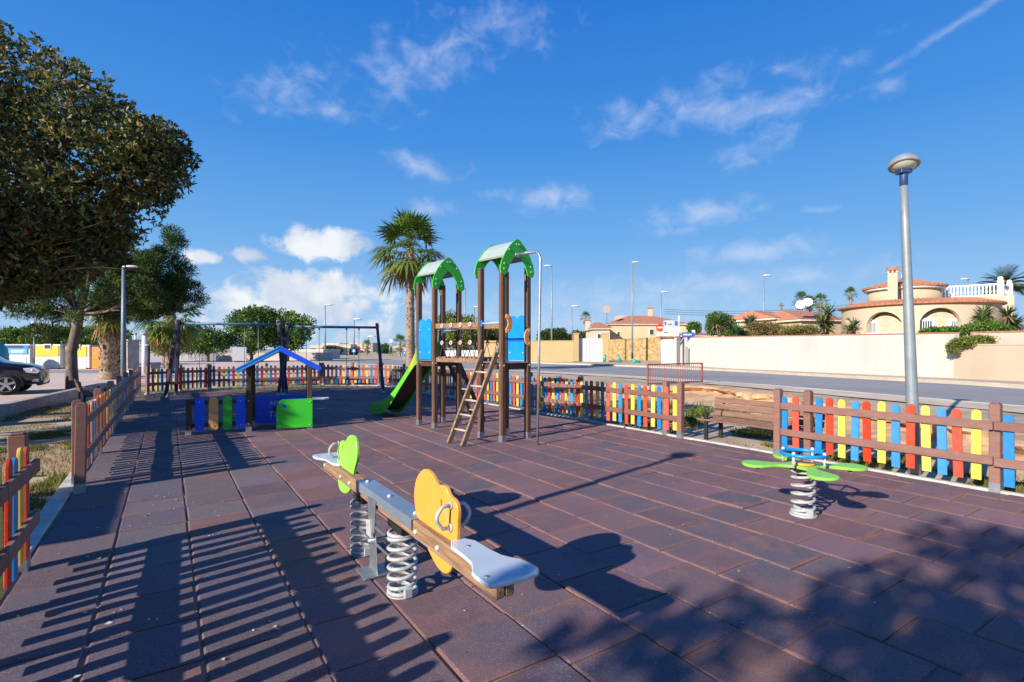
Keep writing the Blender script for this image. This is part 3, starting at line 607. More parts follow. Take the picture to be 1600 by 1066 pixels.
# net bridge
y0, y1 = .335, OY - .335
for sx_ in (-1, 1):
    b = MB().bar((sx_ * .285, y0, 1.965), (sx_ * .285, y1, 1.985), .045, .10).build('hand_rail', WOODX if 0 else LADW, tw, bevel=.008)
    fb = MB().bar((sx_ * .27, y0, 1.335), (sx_ * .27, y1, 1.335), .05, .085).build('bridge_beam', LADW, tw, bevel=.008)
    for k in range(4):
        y = y0 + (y1 - y0) * (k + .75) / 4.6; rp = MB()
        rp.tube([(sx_ * .31, y, 1.98), (sx_ * .30, y, 1.66)], .008, 6)
        for dy in (-.13, .13): rp.tube([(sx_ * .30, y, 1.66), (sx_ * .295, y + dy * .55, 1.47), (sx_ * .29, y + dy, 1.36)], .008, 6)
        if k < 3: rp.tube([(sx_ * .30, y, 1.66), (sx_ * .30, y + (y1 - y0) / 4.6, 1.66)], .007, 6)
        rp = rp.build('rope', ROPE, tw)
        for z in (1.985, 1.66): MB().tube([(sx_ * .318, y + .030 * math.cos(2 * math.pi * i / 14), z + .030 * math.sin(2 * math.pi * i / 14)) for i in range(14)], .0155, 7, closed=True).build('rope_ring', RINGM, rp)
mb = MB()
for k in range(10): mb.box((0, y0 + .06 + (y1 - y0 - .12) * k / 9, 1.385), (.5, .10, .03))
mb.build('bridge_planks', LADW, tw, bevel=.004)
# slide
top = [(0, 1.97), (.06, 1.72), (.16, 1.50), (.32, 1.28), (.65, .98), (1.0, .69), (1.35, .46), (1.7, .335), (2.05, .30), (2.2, .27)]
bot = [(2.24, .16), (2.2, .05), (2.05, .03), (1.75, .045), (1.5, .13), (1.2, .34), (.85, .66), (.5, .96), (.2, 1.20), (0, 1.26)]
so_ = OY + .335
for sx_ in (-1, 1):
    p = MB().prism(top + bot, .022, (sx_ * .24, so_, 0), (0, 1, 0)).build('slide_side', M('slide_green', (.115, .52, .03), .36, var=.07, vs=4, dirt=((.18, .45, .07), .3)) if sx_ < 0 else GREENP, tw, bevel=.004)
    if sx_ < 0:
        MB().prism([(.17, 1.46), (.30, 1.30), (.42, 1.03), (.25, 1.18)], .004, (-.254, so_, 0), (0, 1, 0)).build('slide_badge', ORANP, p)
        mb = MB(); [mb.lathe([(.03, 0), (.022, .02)], (-.251, so_ + a, z), 12, axis=(-1, 0, 0)) for a, z in ((1.25, .42), (1.78, .17))]; mb.build('slide_bolt', STEEL, p)
bed = [(0, 1.335), (.25, 1.27), (.5, 1.08), (.85, .77), (1.2, .46), (1.5, .26), (1.75, .18), (2.2, .16)]
MB().prism(bed + [(a, b - .02) for a, b in bed[::-1]], .458, (0, so_, 0), (0, 1, 0)).build('slide_bed', DSTEEL, tw)
MB().prism([(a, b - .024) for a, b in bed] + [(a, b - .05) for a, b in bed[::-1]], .44, (0, so_, 0), (0, 1, 0)).build('slide_underside', M('black_plastic_underside', (.02, .02, .02), .6), tw)

# ------------------------------------------------------------------ playhouse
pa = Vector((1.27, 10.86)); ph = thing('playhouse', 'small open playhouse with blue pitched roof, blue back wall and green front panel', 'playhouse', (pa.x, pa.y, 0), R(-11))
WH, DH = 1.06, .93
for x, y, z in ((0, 0, 1.22), (WH, 0, 1.22), (0, DH, 1.22), (WH, DH, 1.22)):
    o = MB().box((0, 0, z / 2 + .03), (.09, .09, z - .06)).build('post', DARKW, ph, bevel=.01, loc=(x, y, 0)); MB().box((0, 0, .04), (.098, .098, .1)).build('post_foot', STEEL, o, bevel=.004)
    MB().ball((0, -.046, .58), .012, 8).ball((0, -.046, .15), .012, 8).build('bolt', BOLT, o)
for sg in (-1, 1):
    hx, hz = WH / 2 + .21, .41; a = math.atan2(hz, hx); ln = math.hypot(hx, hz)
    c = Vector((WH / 2 + sg * hx / 2, DH / 2, 1.585 - hz / 2)); rf = MB().box(c, (ln, DH + .3, .028), rot=Matrix.Rotation(sg * a, 3, 'Y')).build('roof_panel', ROOFB if sg < 0 else DBLUE, ph, bevel=.004)  # sunlit left slope lighter blue, shaded right slope darker, put into the colours
    for y in (-.13, DH + .13):
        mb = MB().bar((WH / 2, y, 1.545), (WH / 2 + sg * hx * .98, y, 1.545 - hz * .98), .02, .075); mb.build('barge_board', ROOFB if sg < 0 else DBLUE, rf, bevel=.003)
    MB().bar((WH / 2, .06, 1.53), (WH / 2 + sg * hx * .85, .06, 1.53 - hz * .85), .04, .06).bar((WH / 2, DH - .06, 1.53), (WH / 2 + sg * hx * .85, DH - .06, 1.53 - hz * .85), .04, .06).build('rafter', DARKW, rf)
MB().tube([(WH / 2, -.15, 1.59), (WH / 2, DH + .15, 1.59)], .018, 8).build('ridge', ROOFB, ph)
bw = MB().box((WH / 2, DH - .058, .31), (WH - .1, .02, .56)).build('back_wall', DBLUE, ph, bevel=.004)
GR = M('white_spray_paint', (.62, .60, .66), .7, var=.25, vs=30); GRR = M('red_spray_paint', (.45, .12, .16), .7, var=.25, vs=30)
text('AMP', .13, GR, bw, (.43, DH - .0695, .43), (R(90), 0, 0), 'graffiti_letters'); text('AMP', .125, GRR, bw, (.438, DH - .0685, .423), (R(90), 0, 0), 'graffiti_shadow', .0004)
text('TAT', .17, GR, bw, (.45, DH - .0695, .2), (R(90), 0, 0), 'graffiti_letters'); text('>', .12, GREENP, bw, (.12, DH - .0695, .22), (R(90), 0, R(0)), 'graffiti_mark')
gx0, gx1, zt = .47, 1.02, .585
gp = [(gx0, .03), (gx1 + .09, .03), (gx1 + .09, zt)] + arc(gx0 + .13, zt - .16, .13, .16, 90, 180, 8)
gf = MB().prism(gp, .02, (0, -.058, 0), (1, 0, 0)).build('front_panel', GREENP, ph, bevel=.004)
MB().lathe([(.034, 0), (.034, .002)], (.61, -.0685, .455), 16, axis=(0, -1, 0)).build('round_hole', DBLUE, gf)
bolts(gf, [(x, -.068, z) for x in (gx0 + .06, gx1 + .04) for z in (.08, .52)], (0, -1, 0))
MB().box((WH + .19, .35, .545), (.36, .34, .022)).build('counter', WSEAT, ph, bevel=.004)
MB().box((WH * .62, DH - .17, .33), (.55, .22, .03)).build('bench_seat', DARKW, ph, bevel=.004)
# side railing of coloured boards
sp_ = MB().box((0, 0, .35), (.085, .085, .56)).build('railing_post', DARKW, ph, bevel=.01, loc=(-.97, .0, 0)); MB().box((0, 0, .035), (.1, .1, .1)).build('post_foot', STEEL, sp_, bevel=.004)
for z in (.16, .57): MB().box((-.485, .02, z), (.88, .04, .075)).build('railing_bar', DARKW, ph, bevel=.006)
bd = smooth_poly([(-.075, .075)] + arc(0, .115, .075, .06, 180, 360, 8)[1:-1] + [(.075, .115)] + arc(0, .60, .075, .07, 0, 180, 8), 0)
for k, m_ in enumerate((DBLUE, DORAN, GREENP, DBLUE)):
    x = -.80 + .222 * k; o = MB().prism(bd, .02, (0, 0, 0), (1, 0, 0)).build('railing_board', m_, ph, bevel=.005, loc=(x, -.014, .0)); bolts(o, [(0, -.011, z) for z in (.14, .58)], (0, -1, 0))

# ------------------------------------------------------------------ swings
def swing(label, pA, pB, zt, seed):
    pA, pB = Vector(pA), Vector(pB); ln = (pB - pA).length; a = math.atan2(pB.y - pA.y, pB.x - pA.x)
    t = thing('swing_set', label, 'swing', (pA.x, pA.y, 0), a, 'swing sets at the back of the playground')
    MB().tube([(.02, 0, zt), (ln - .02, 0, zt)], .045, 12).build('top_beam', SWBLUE, t)
    for x, sg in ((0, -1), (ln, 1)):
        for b in (-1, 1):
            l_ = MB().bar((x + sg * .22, b * .52, .06), (x, b * .05, zt + .12), .095, .095, up=(1, 0, 0)).build('leg', SWLEG, t, bevel=.012)
            MB().bar((x + sg * .225, b * .53, 0), (x + sg * .205, b * .49, .14), .105, .105, up=(1, 0, 0)).build('leg_foot', STEEL, l_)
            MB().bar((x + sg * .02, b * .115, zt + .0), (x - sg * .005, b * .045, zt + .16), .02, .11, up=(1, 0, 0)).build('end_plate', M('swing_end_plate', (.33, .31, .36), .5), l_, bevel=.004)
    for sx_ in (.27, .72):
        c = ln * sx_
        sw = MB().box((c, 0, .46), (.44, .18, .035)).build('swing_seat', M('black_rubber_seat', (.025, .025, .028), .6), t, bevel=.01)
        for q in (-.21, .21):
            MB().tube([(c + q, 0, zt - .04), (c + q, 0, .47)], .009, 6).build('chain', CHAIN, sw); MB().box((c + q, 0, zt - .065), (.05, .05, .08)).build('hanger', BLACKM, sw, bevel=.004)
swing('left swing set with dark splayed legs and blue top beam behind the playhouse', (.30, 20.05), (3.15, 19.25), 2.37, 1)
swing('right swing set with blue top beam between the playhouse roof and the slide', (3.45, 19.2), (6.27, 18.3), 2.31, 2)

# ------------------------------------------------------------------ park benches
def bench(label, loc, rz, end=False):
    t = thing('park_bench', label, 'bench', loc, rz, 'wooden benches outside the fence')     # local x along seat, +y towards the back
    for i, y in enumerate((-.20, -.08, .04, .15)): MB().box((0, y, .335 + .006 * i), (1.9, .095, .032)).build('seat_slat', WOODX, t, bevel=.006)
    for y, z in ((.235, .42), (.262, .535), (.29, .645)): MB().box((0, y, z), (1.9, .03, .095), rot=Matrix.Rotation(R(-14), 3, 'X')).build('back_slat', WOODX, t, bevel=.006)
    for x in (-.78, .78):
        f = MB().bar((x, -.22, -.05), (x, -.22, .47), .05, .06, up=(1, 0, 0)).bar((x, .19, -.05), (x, .2, .31), .05, .06, up=(1, 0, 0)).bar((x, .2, .30), (x, .318, .69), .04, .03, up=(1, 0, 0)).bar((x, -.23, .30), (x, .22, .31), .05, .03)
        f.build('end_frame', BLACKM, t, bevel=.004)
    return t
b1 = bench('brown slatted bench in the fence gap on the right with black metal legs', (8.02, 4.92, -.02), R(-90))
b2 = dup(b1, (-1.72, 18.0, .02), R(100), 'brown slatted bench outside the left fence beside the retaining kerb')

# ------------------------------------------------------------------ street lamps
def mushroom_lamp(label, loc, lean=0):
    t = thing('street_lamp', label, 'street lamp', loc, VIEW_RZ, 'short mushroom street lamps'); tx = lean
    MB().tube([(tx * i / 6, 0, -.1 + 3.75 * i / 6) for i in range(7)], [.075 - .033 * i / 6 for i in range(7)], 18).build('pole', POLEM, t)
    MB().tube([(tx, 0, 3.62), (tx, 0, 3.82)], .045, 14).box((tx, 0, 3.81), (.14, .12, .07)).build('collar', LAMPB, t, bevel=.006)
    hd = MB().lathe([(.02, .13), (.10, .118), (.155, .085), (.185, .03), (.188, .0), (.182, -.02), (.165, -.025)][::-1], n=28).build('lamp_head', M('grey_dome_shell', (.25, .285, .32), .3, .2, var=.12, vs=6), t, loc=(tx - .02, -.03, 3.88)); hd.rotation_euler = (R(-16), R(8), 0); hd.scale = (.88, .88, .88)
    MB().lathe([(.165, -.03), (.19, -.018), (.19, .004)], n=28).build('rim', M('grey_lamp_rim', (.25, .26, .27), .5), hd)
    MB().lathe([(.03, -.075), (.10, -.062), (.15, -.03), (.16, -.02)], n=24).build('lens', GLASS, hd)
    return t
b_ = G(1430, 737); mushroom_lamp('tall grey lamp post with a white dome head behind the near right fence', (b_.x, b_.y, -.02), -.145)
mushroom_lamp('dome lamp post outside the picture, left, casting the long thin shadow', (-2.25, 3.17, -.02), 0)
def arm_lamp(label, loc, h, L_=.8, side=1, rb=.07, hz=.12, grp='tall street lamps along the roads', mat=POLEM):
    t = thing('street_lamp', label, 'street lamp', loc, VIEW_RZ, grp)
    MB().tube([(0, 0, -.2), (0, 0, h * .5), (0, 0, h)], [rb, rb * .8, rb * .55], 10).build('pole', mat, t)
    prof = arc(0, 0, L_ / 2, hz * .75, 0, 180, 10) + arc(0, 0, L_ / 2, hz * .4, 180, 360, 6)[1:-1]
    hd = MB()
    n = 12; vs_ = []; rings = []
    for i in range(9):
        x = -L_ / 2 + L_ * i / 8; s_ = math.sqrt(max(1 - (2 * x / L_) ** 2, .02))
        for j in range(n):
            a = 2 * math.pi * j / n; zz = math.sin(a) * hz * s_; vs_.append((side * (x + L_ * .42), math.cos(a) * L_ * .28 * s_, h + .03 + (zz if zz > 0 else zz * .35)))
    hd.add(vs_, [(i * n + j, i * n + (j + 1) % n, (i + 1) * n + (j + 1) % n, (i + 1) * n + j) for i in range(8) for j in range(n)], 0, True); hd.build('lamp_head', LAMPW, t)
    return t
p = D(193, 590, 16.4); arm_lamp('grey blue lamp post with flat head under the left trees beside the thick palm trunk', (p.x, p.y, .1), 3.98, .52, 1, .085, .065, mat=M('blue_grey_pole', (.16, .22, .28), .5, .2))
p = D(650, 587, 30); arm_lamp('blue grey lamp post standing against the tall palm trunk', (p.x, p.y, .1), 4.85, .75, -1, .10, .1, mat=M('blue_grey_pole', (.16, .22, .28), .5, .2))
for x, yh, d, lab, sd_ in ((988, 412, 62, 'tall slim lamp post in front of the stone block wall', 1), (862, 418, 55, 'tall slim lamp post in front of the yellow wall beside the sliding pole', -1), (508, 478, 88, 'distant lamp post beside the round green tree behind the swings', 1), (893, 480, 95, 'distant lamp post rising behind the yellow garden wall', 1), (1193, 433, 56, 'slim lamp post behind the terracotta roofs left of the round house', 1), (1033, 458, 95, 'distant lamp post above the roof of the pale house with the stone wall', 1), (1513, 438, 75, 'far lamp head peeping over the white terrace balustrade', -1), (727, 452, 80, 'distant lamp post seen between the two climbing towers', -1), (741, 481, 100, 'small dark lamp post seen through the net bridge', 1), (553, 500, 130, 'faint lamp post over the parked cars beyond the right swing', 1), (575, 527, 150, 'low faint lamp post over the white flats beyond the right swing', 1)):
    p = D(x, 545, d); h = 1.55 + (545 - yh) / 815 * d; arm_lamp(lab, (p.x, p.y, .1), h, .017 * d, sd_, .0016 * d + .02, .0026 * d)

# ------------------------------------------------------------------ garden walls, gate, railing on the far side of the road
CREAM = M('cream_wall_render', (.535, .485, .43), .9, var=.09, vs=1.1, stretch=(1, 1, .3), world=True, bump=.15, bs=30, dirt=((.50, .44, .37), .6), dscale=.6)
BEIGE = M('beige_wall_render', (.46, .36, .26), .9, var=.08, vs=.6, world=True, bump=.1, bs=30, dirt=((.54, .42, .30), .4), dscale=.7)
YELW = M('ochre_wall_render', (.50, .34, .165), .9, var=.08, vs=.5, world=True, dirt=((.55, .38, .2), .3))
STONEW = M('rough_block_wall', (.40, .27, .12), .95, var=.5, vs=3.2, world=True, bump=.6, bs=8, dirt=((.35, .24, .12), .6), dscale=1.4)
TERRA = M('terracotta_tile', (.44, .17, .09), .85, var=.35, vs=3, stretch=(3, 3, 3), bump=.3, bs=20, dirt=((.5, .32, .22), .6), dscale=1.2)
WHITEP = M('white_paint', (.62, .61, .60), .6, var=.06, vs=2)
def wall(name, label, a, b, z0a, z0b, z1a, z1b, th, mat, cap=None, cat='wall', capn='coping', cw=.08, grp=None):
    a, b = Vector((a[0], a[1])), Vector((b[0], b[1])); n = Vector((b.y - a.y, a.x - b.x)).normalized() * th / 2
    t = thing(name, label, cat, (a.x, a.y, 0), 0, grp); vv = []
    def prism_(th_, la, lb, ha, hb):
        q = []; nn = n.normalized() * th_ / 2
        for s_, zz in ((0, (la, ha)), (1, (lb, hb))):
            p = (b - a) * s_
            for k in (-1, 1):
                for z in zz: q.append((p.x + nn.x * k, p.y + nn.y * k, z))
        return q
    F = [(0, 1, 3, 2), (4, 6, 7, 5), (0, 4, 5, 1), (2, 3, 7, 6), (0, 2, 6, 4), (1, 5, 7, 3)]
    MB().add(prism_(th, z0a, z0b, z1a, z1b), F).build('wall_body', mat, t)
    if cap: MB().add(prism_(th + cw, z1a, z1b, z1a + .05, z1b + .05), F).build(capn, cap, t)
    return t
wA, wB = PR(1033, 570), PR(1495, 595); wd_ = (wB - wA).normalized(); wN = Vector((wd_.y, -wd_.x, 0))
if wN.x < 0: wN = -wN
wall('garden_wall', 'long cream garden wall along the road below the round house', wA, wB, 0, 0, 2.5, 2.14, .22, CREAM, TERRA, cw=.05)
wall('garden_wall', 'beige lower garden wall at the right edge with a vine hanging over it', wB - wN * .05 + wd_ * .02, wB + wd_ * 16 - wN * .05, 0, 0, 1.68, 1.62, .22, BEIGE, BEIGE, cw=.03)
wall('garden_wall', 'pale upper garden wall set back above the beige wall at the right edge', wB + wN * .7 + wd_ * .02, wB + wN * .7 + wd_ * 16, 0, 0, 2.16, 2.0, .2, M('pale_upper_wall', (.54, .45, .36), .9, var=.08, vs=.6, world=True), TERRA, cw=.05)
q = W((1033 - 800) / 815 * 60, 60); wall('garden_wall', 'side return of the cream garden wall beside the no entry sign', wA, (q.x, q.y), 0, 0, 2.5, 2.6, .22, CREAM)
# tiled niche at the left end of the cream wall
nt_ = thing('meter_niche', 'small tiled porch roof on the left end of the cream wall behind the signs', 'porch roof', (wA + wd_ * 1.6 - wN * .3).to_tuple(), math.atan2(wd_.y, wd_.x))
MB().box((0, 0, 2.47), (2.9, .55, .07)).build('tile_roof', TERRA, nt_, bevel=.01); MB().box((0, .14, 1.2), (2.2, .05, 2.3)).build('shutter', M('warm_shutter', (.70, .62, .52), .8), nt_)
ya, yb = W((752 - 800) / 815 * 54, 54), W((896 - 800) / 815 * 53, 53)
wall('garden_wall', 'ochre yellow garden wall seen beyond the road behind the climbing towers', ya, yb, 0, 0, 2.34, 2.34, .25, YELW, YELW, cw=.1)
q = W((696 - 800) / 815 * 54.5, 54.5); wall('garden_wall', 'low white garden wall left of the ochre wall under the yellow green tree', q, ya - Vector((.3, 0, 0)), 0, 0, 1.35, 1.4, .2, WHITEP)
ga, gb = W((903 - 800) / 815 * 58, 58, 0), W((942 - 800) / 815 * 58, 58, 0)
gt = thing('driveway_gate', 'white panelled driveway gate between two yellow pillars', 'gate', ga.to_tuple(), math.atan2(gb.y - ga.y, gb.x - ga.x)); gl = (gb - ga).length
MB().box((gl / 2, .03, 1.4), (gl, .04, 2.6)).build('gate_panel', M('grey_white_gate', (.62, .62, .68), .6, var=.05), gt)
mb = MB(); [mb.box((gl * i / 9, -.01, 1.4), (.05, .04, 2.6)) for i in range(10)]; [mb.box((gl / 2, -.014, .35 + 2.3 * i / 6), (gl, .03, .05)) for i in range(7)]; mb.build('gate_frame', WHITEP, gt)
for p_, lab in ((ga, 'ochre gate pillar on the left of the white driveway gate'), (gb, 'ochre gate pillar on the right of the white driveway gate')):
    t = thing('gate_pillar', lab, 'pillar', (p_.x + (-.35 if p_ is ga else .35), p_.y, 0), VIEW_RZ); MB().box((0, 0, 1.6), (.7, .6, 3.2)).build('shaft', YELW, t, bevel=.02); MB().box((0, 0, 3.24), (.8, .7, .1)).build('cap', YELW, t)
ba = W((950 - 800) / 815 * 66, 66); bb = W((1034 - 800) / 815 * 64, 64)
wall('garden_wall', 'rough stone block garden wall between the white gate and the no entry sign', ba, bb, 0, 0, 2.65, 2.95, .3, STONEW, STONEW, cw=.06)
ra, rb = PR(1012, 603), PR(1097, 599); rl = (rb - ra).length
rt = thing('safety_railing', 'rusty red metal railing with thin bars over the culvert by the road', 'railing', (ra.x, ra.y, .35), math.atan2(rb.y - ra.y, rb.x - ra.x))
RUST = M('rusty_red_paint', (.30, .075, .055), .6, var=.3, vs=9, dirt=((.22, .12, .08), .5))
for x in (0, rl): MB().box((x, 0, .34), (.05, .05, .74)).build('post', RUST, rt, bevel=.004)
for z in (.06, .69): MB().box((rl / 2, 0, z), (rl - .05, .04, .04)).build('rail', RUST, rt, bevel=.004)
for i in range(1, 24): MB().tube([(rl * i / 24, 0, .08), (rl * i / 24, 0, .67)], .009, 6).build('bar', RUST, rt)
MB().box((rl / 2, .05, -.06), (rl + .3, .45, .13)).build('concrete_ledge', CONC, rt, bevel=.015)
# signs
SGN = M('sign_grey_post', (.30, .31, .33), .5, .3)
SBL = M('sign_blue', (.02, .10, .48), .5, var=.05); SWH = M('sign_white', (.74, .76, .80), .5, var=.05); SRED = M('sign_red', (.62, .06, .03), .5, var=.05)
def at_(x, d, z=.12): p = D(x, 545, d); return (p.x, p.y, z)
t = thing('no_entry_sign', 'round red no entry sign with a white bar beside the info board', 'road sign', at_(1031, 46), VIEW_RZ); z = 1.43 + (545 - 512) / 815 * 46
MB().tube([(.05, 0, -.1), (.05, 0, z)], .04, 8).build('post', SGN, t); dsc = MB().lathe([(.36, 0), (.36, .02)], (0, -.06, z), 24, axis=(0, -1, 0)).build('sign_disc', SRED, t); MB().box((0, -.085, z), (.50, .01, .12)).build('white_bar', SWH, dsc); MB().box((.05, -.06, z - .58), (.62, .02, .4)).build('lower_plate', M('pale_blue_plate', (.5, .58, .72), .5), t)
d_ = 41.6; k = d_ / 815
t = thing('information_board', 'white and blue information board on a thick grey post at the road corner', 'sign', at_(1060, d_), VIEW_RZ)
MB().box((0, 0, 1.25), (.26, .12, 2.7)).build('post', M('dark_grey_post', (.16, .16, .18), .5), t)
u_ = MB().box((-11 * k, -.09, 1.43 + 38.5 * k), (25 * k, .05, 11 * k)).build('upper_panel', M('pale_violet_panel', (.42, .46, .62), .5), t); MB().box((-14 * k, -.12, 1.43 + 39.5 * k), (8 * k, .01, 7 * k)).build('map_picture', SWH, u_); MB().box((-14 * k, -.13, 1.43 + 40 * k), (6 * k, .01, 1.2 * k)).box((-14 * k, -.13, 1.43 + 37.5 * k), (6 * k, .01, 1.5 * k)).build('dark_print', BLACKM, u_); MB().box((-4 * k, -.12, 1.43 + 39.5 * k), (4 * k, .01, 7 * k)).box((-21 * k, -.12, 1.43 + 39.5 * k), (2.5 * k, .01, 5 * k)).build('blue_print', SBL, u_)
MB().box((-11 * k, -.09, 1.43 + 29.5 * k), (26 * k, .05, 6 * k)).build('middle_panel', SWH, t); MB().box((-11 * k, -.09, 1.43 + 22 * k), (23 * k, .05, 5 * k)).build('lower_panel', M('tan_panel', (.68, .58, .48), .6), t); MB().box((0, -.12, 1.43 + 47 * k), (.1, .1, .45)).build('finial', SWH, t)
t = thing('street_name_sign', 'small blue street name sign on a slim grey post right of the info board', 'sign', at_(1073, 41), VIEW_RZ); k = 41 / 815
MB().box((0, 0, .75), (.16, .1, 1.7)).build('post', SGN, t); bp_ = MB().box((2 * k, -.08, 1.43 + 22 * k), (19 * k, .04, 7 * k)).build('sign_plate', SBL, t); mb = MB(); [mb.box(((-5 + 2.2 * i) * k, -.105, 1.43 + 22 * k), (1.5 * k, .01, 2.2 * k)) for i in range(6)]; mb.build('white_lettering', SWH, bp_); MB().box((10 * k, -.07, 1.43 + 26 * k), (5 * k, .03, 6 * k)).build('small_plate', SWH, t)
GB = M('turquoise_bollard', (.02, .30, .22), .5, var=.15)
for x, yb_, d, rot, lab in ((944, 567, 53, (0, R(6), 0), 'upright turquoise bollard on the pavement by the white gate'), (970, 567.5, 51, (0, R(-22), 0), 'leaning turquoise bollard between the other two'), (999, 567, 50.5, (0, R(-68), 0), 'knocked over turquoise bollard at the foot of the lamp post')):
    p = D(x, yb_, d); t = thing('bollard', lab, 'bollard', (p.x, p.y, p.z), VIEW_RZ, 'turquoise bollards by the road'); t.rotation_euler = (rot[0], rot[1], VIEW_RZ)
    MB().tube([(0, 0, -.05), (0, 0, .74)], .16, 14).build('body', GB, t); MB().ball((0, 0, .74), .16, 12, sz=.6).build('cap', GB, t); MB().tube([(0, 0, .55), (0, 0, .63)], .166, 14).build('band', M('pale_green_band', (.3, .55, .45), .5), t)

# ------------------------------------------------------------------ houses
GLZ = M('dark_window_glass', (.05, .06, .07), .1, var=.1, spec=.6)
def roof_mesh(hw, hd, z0, z1, hip, ov):
    a, b = hw + ov, hd + ov; v = [(-a, -b, z0), (a, -b, z0), (a, b, z0), (-a, b, z0), (-a + hip, 0, z1), (a - hip, 0, z1)]
    return v, [(0, 1, 5, 4), (2, 3, 4, 5), (1, 2, 5), (3, 0, 4), (0, 3, 2, 1)]
def house(label, x0, x1, ye, yr, d, dep, wmat, hip=None, wins=(), chim=None, rz=0, cat='house', flat=False, z0=.0, grp=None, ov=.4, name='house', rmat=None):
    k = d / 815; cx = ((x0 + x1) / 2 - 800) * k; hw = (x1 - x0) / 2 * k; ze = H_ + (545 - ye) * k; zk = H_ + (545 - yr) * k
    p = W(cx, d + dep / 2); t = thing(name, label, cat, (p.x, p.y, 0), VIEW_RZ + rz, grp)
    MB().box((0, 0, (z0 + ze) / 2 - .2), (2 * hw, dep, ze - z0 + .4)).build('walls', wmat, t)
    if flat: MB().box((0, -dep / 2, ze + .1), (2 * hw + .1, .25, .35)).box((-hw, 0, ze + .1), (.25, dep, .35)).box((hw, 0, ze + .1), (.25, dep, .35)).build('parapet', wmat, t)
    else:
        v, f = roof_mesh(hw, dep / 2, ze, zk, hw * .5 if hip is None else hip, ov); rf = MB().add(v, f).build('roof', rmat or TERRA, t); MB().box((0, 0, ze - .09), (2 * hw + ov * 1.7, dep + ov * 1.7, .16)).build('eave', M('pale_eave', (.66, .56, .42), .8), rf)
    for wx, wy, ww, wh in wins:
        f = MB().box(((wx - (x0 + x1) / 2) * k, -dep / 2 - .03, H_ + (545 - wy) * k), (ww * k, .1, wh * k)).build('window', WHITEP, t); MB().box(((wx - (x0 + x1) / 2) * k, -dep / 2 - .09, H_ + (545 - wy) * k), (ww * k * .72, .03, wh * k * .8)).build('pane', GLZ, f)
    if chim:
        c = MB().box(((chim[0] - (x0 + x1) / 2) * k, 0, H_ + (545 - (chim[1] + chim[2]) / 2) * k), (chim[3] * k, chim[3] * k, (chim[2] - chim[1]) * k)).build('chimney', wmat, t); MB().box(((chim[0] - (x0 + x1) / 2) * k, 0, H_ + (545 - chim[1] - 1) * k), (chim[3] * k * 1.4, chim[3] * k * 1.4, 2 * k)).build('chimney_cap', TERRA, c)
    return t
HY = M('peach_house_wall', (.60, .44, .27), .9, var=.05, vs=.5); HC = M('pale_house_wall', (.54, .45, .34), .9, var=.05, vs=.5); HW = M('white_house_wall', (.58, .54, .48), .9, var=.06, vs=.4); HP = M('pinkish_house_wall', (.50, .37, .29), .9, var=.05, vs=.4)
mh = house('peach house with terracotta roof behind the stone block wall', 954, 1074, 506, 490, 84, 11, HY, 4.5, [(1018, 519, 8, 10), (966, 522, 4, 8), (1040, 520, 6, 8)], (1030, 476, 492, 6))
k = 84 / 815; MB().box(((1006 - 1014) * k, 3.2, H_ + 50 * k), (52 * k, 4, 12 * k)).build('roof_parapet', HP, mh)
h2 = house('low side wing of a pale house with red roof behind the white gate', 927, 953, 513, 502, 80, 8, HC, 1.2, [(936, 527, 6, 12)], (924, 497, 515, 7))
t = thing('satellite_dish', 'brown satellite dish on a mast at the left end of the peach house roof', 'satellite dish', D(948, 490, 84).to_tuple(), VIEW_RZ); MB().tube([(0, 0, -1.6), (0, 0, 1.2)], .05, 6).build('mast', SGN, t); MB().lathe([(.05, 0), (.35, .06), (.6, .18), (.62, .2)], (0, -.1, .6), 16, axis=(-.3, -.9, .3)).build('dish', M('brown_dish', (.32, .22, .17), .6), t)
house('small red roofed outbuilding behind the street name sign', 1066, 1122, 524, 517, 62, 6, HC, 2.2)
house('far house with long terracotta roof left of the white dishes', 1186, 1244, 497, 482, 50, 7, HY, 1.0, [(1200, 511, 6, 8)], None, R(20))
house('terracotta roofed house with veranda behind the yuccas and left of the round house', 1236, 1312, 499, 480, 47, 8, M('sandy_house_wall', (.48, .36, .20), .9), 1.6, [(1272, 512, 10, 10), (1250, 512, 22, 8)], None, R(10))
for x, y, lab in ((1250, 479, 'larger white satellite dish on the terracotta roof'), (1261, 475, 'smaller white satellite dish to the right on the terracotta roof')):
    p = D(x, y, 46); t = thing('satellite_dish', lab, 'satellite dish', p.to_tuple(), VIEW_RZ); MB().tube([(0, 0, -.7), (0, 0, .1)], .04, 6).build('mast', SGN, t); MB().lathe([(.02, 0), (.25, .03), (.38, .1), (.40, .12)], (0, -.1, .1), 16, axis=(-.5, -.8, .35)).build('dish', WHITEP, t)
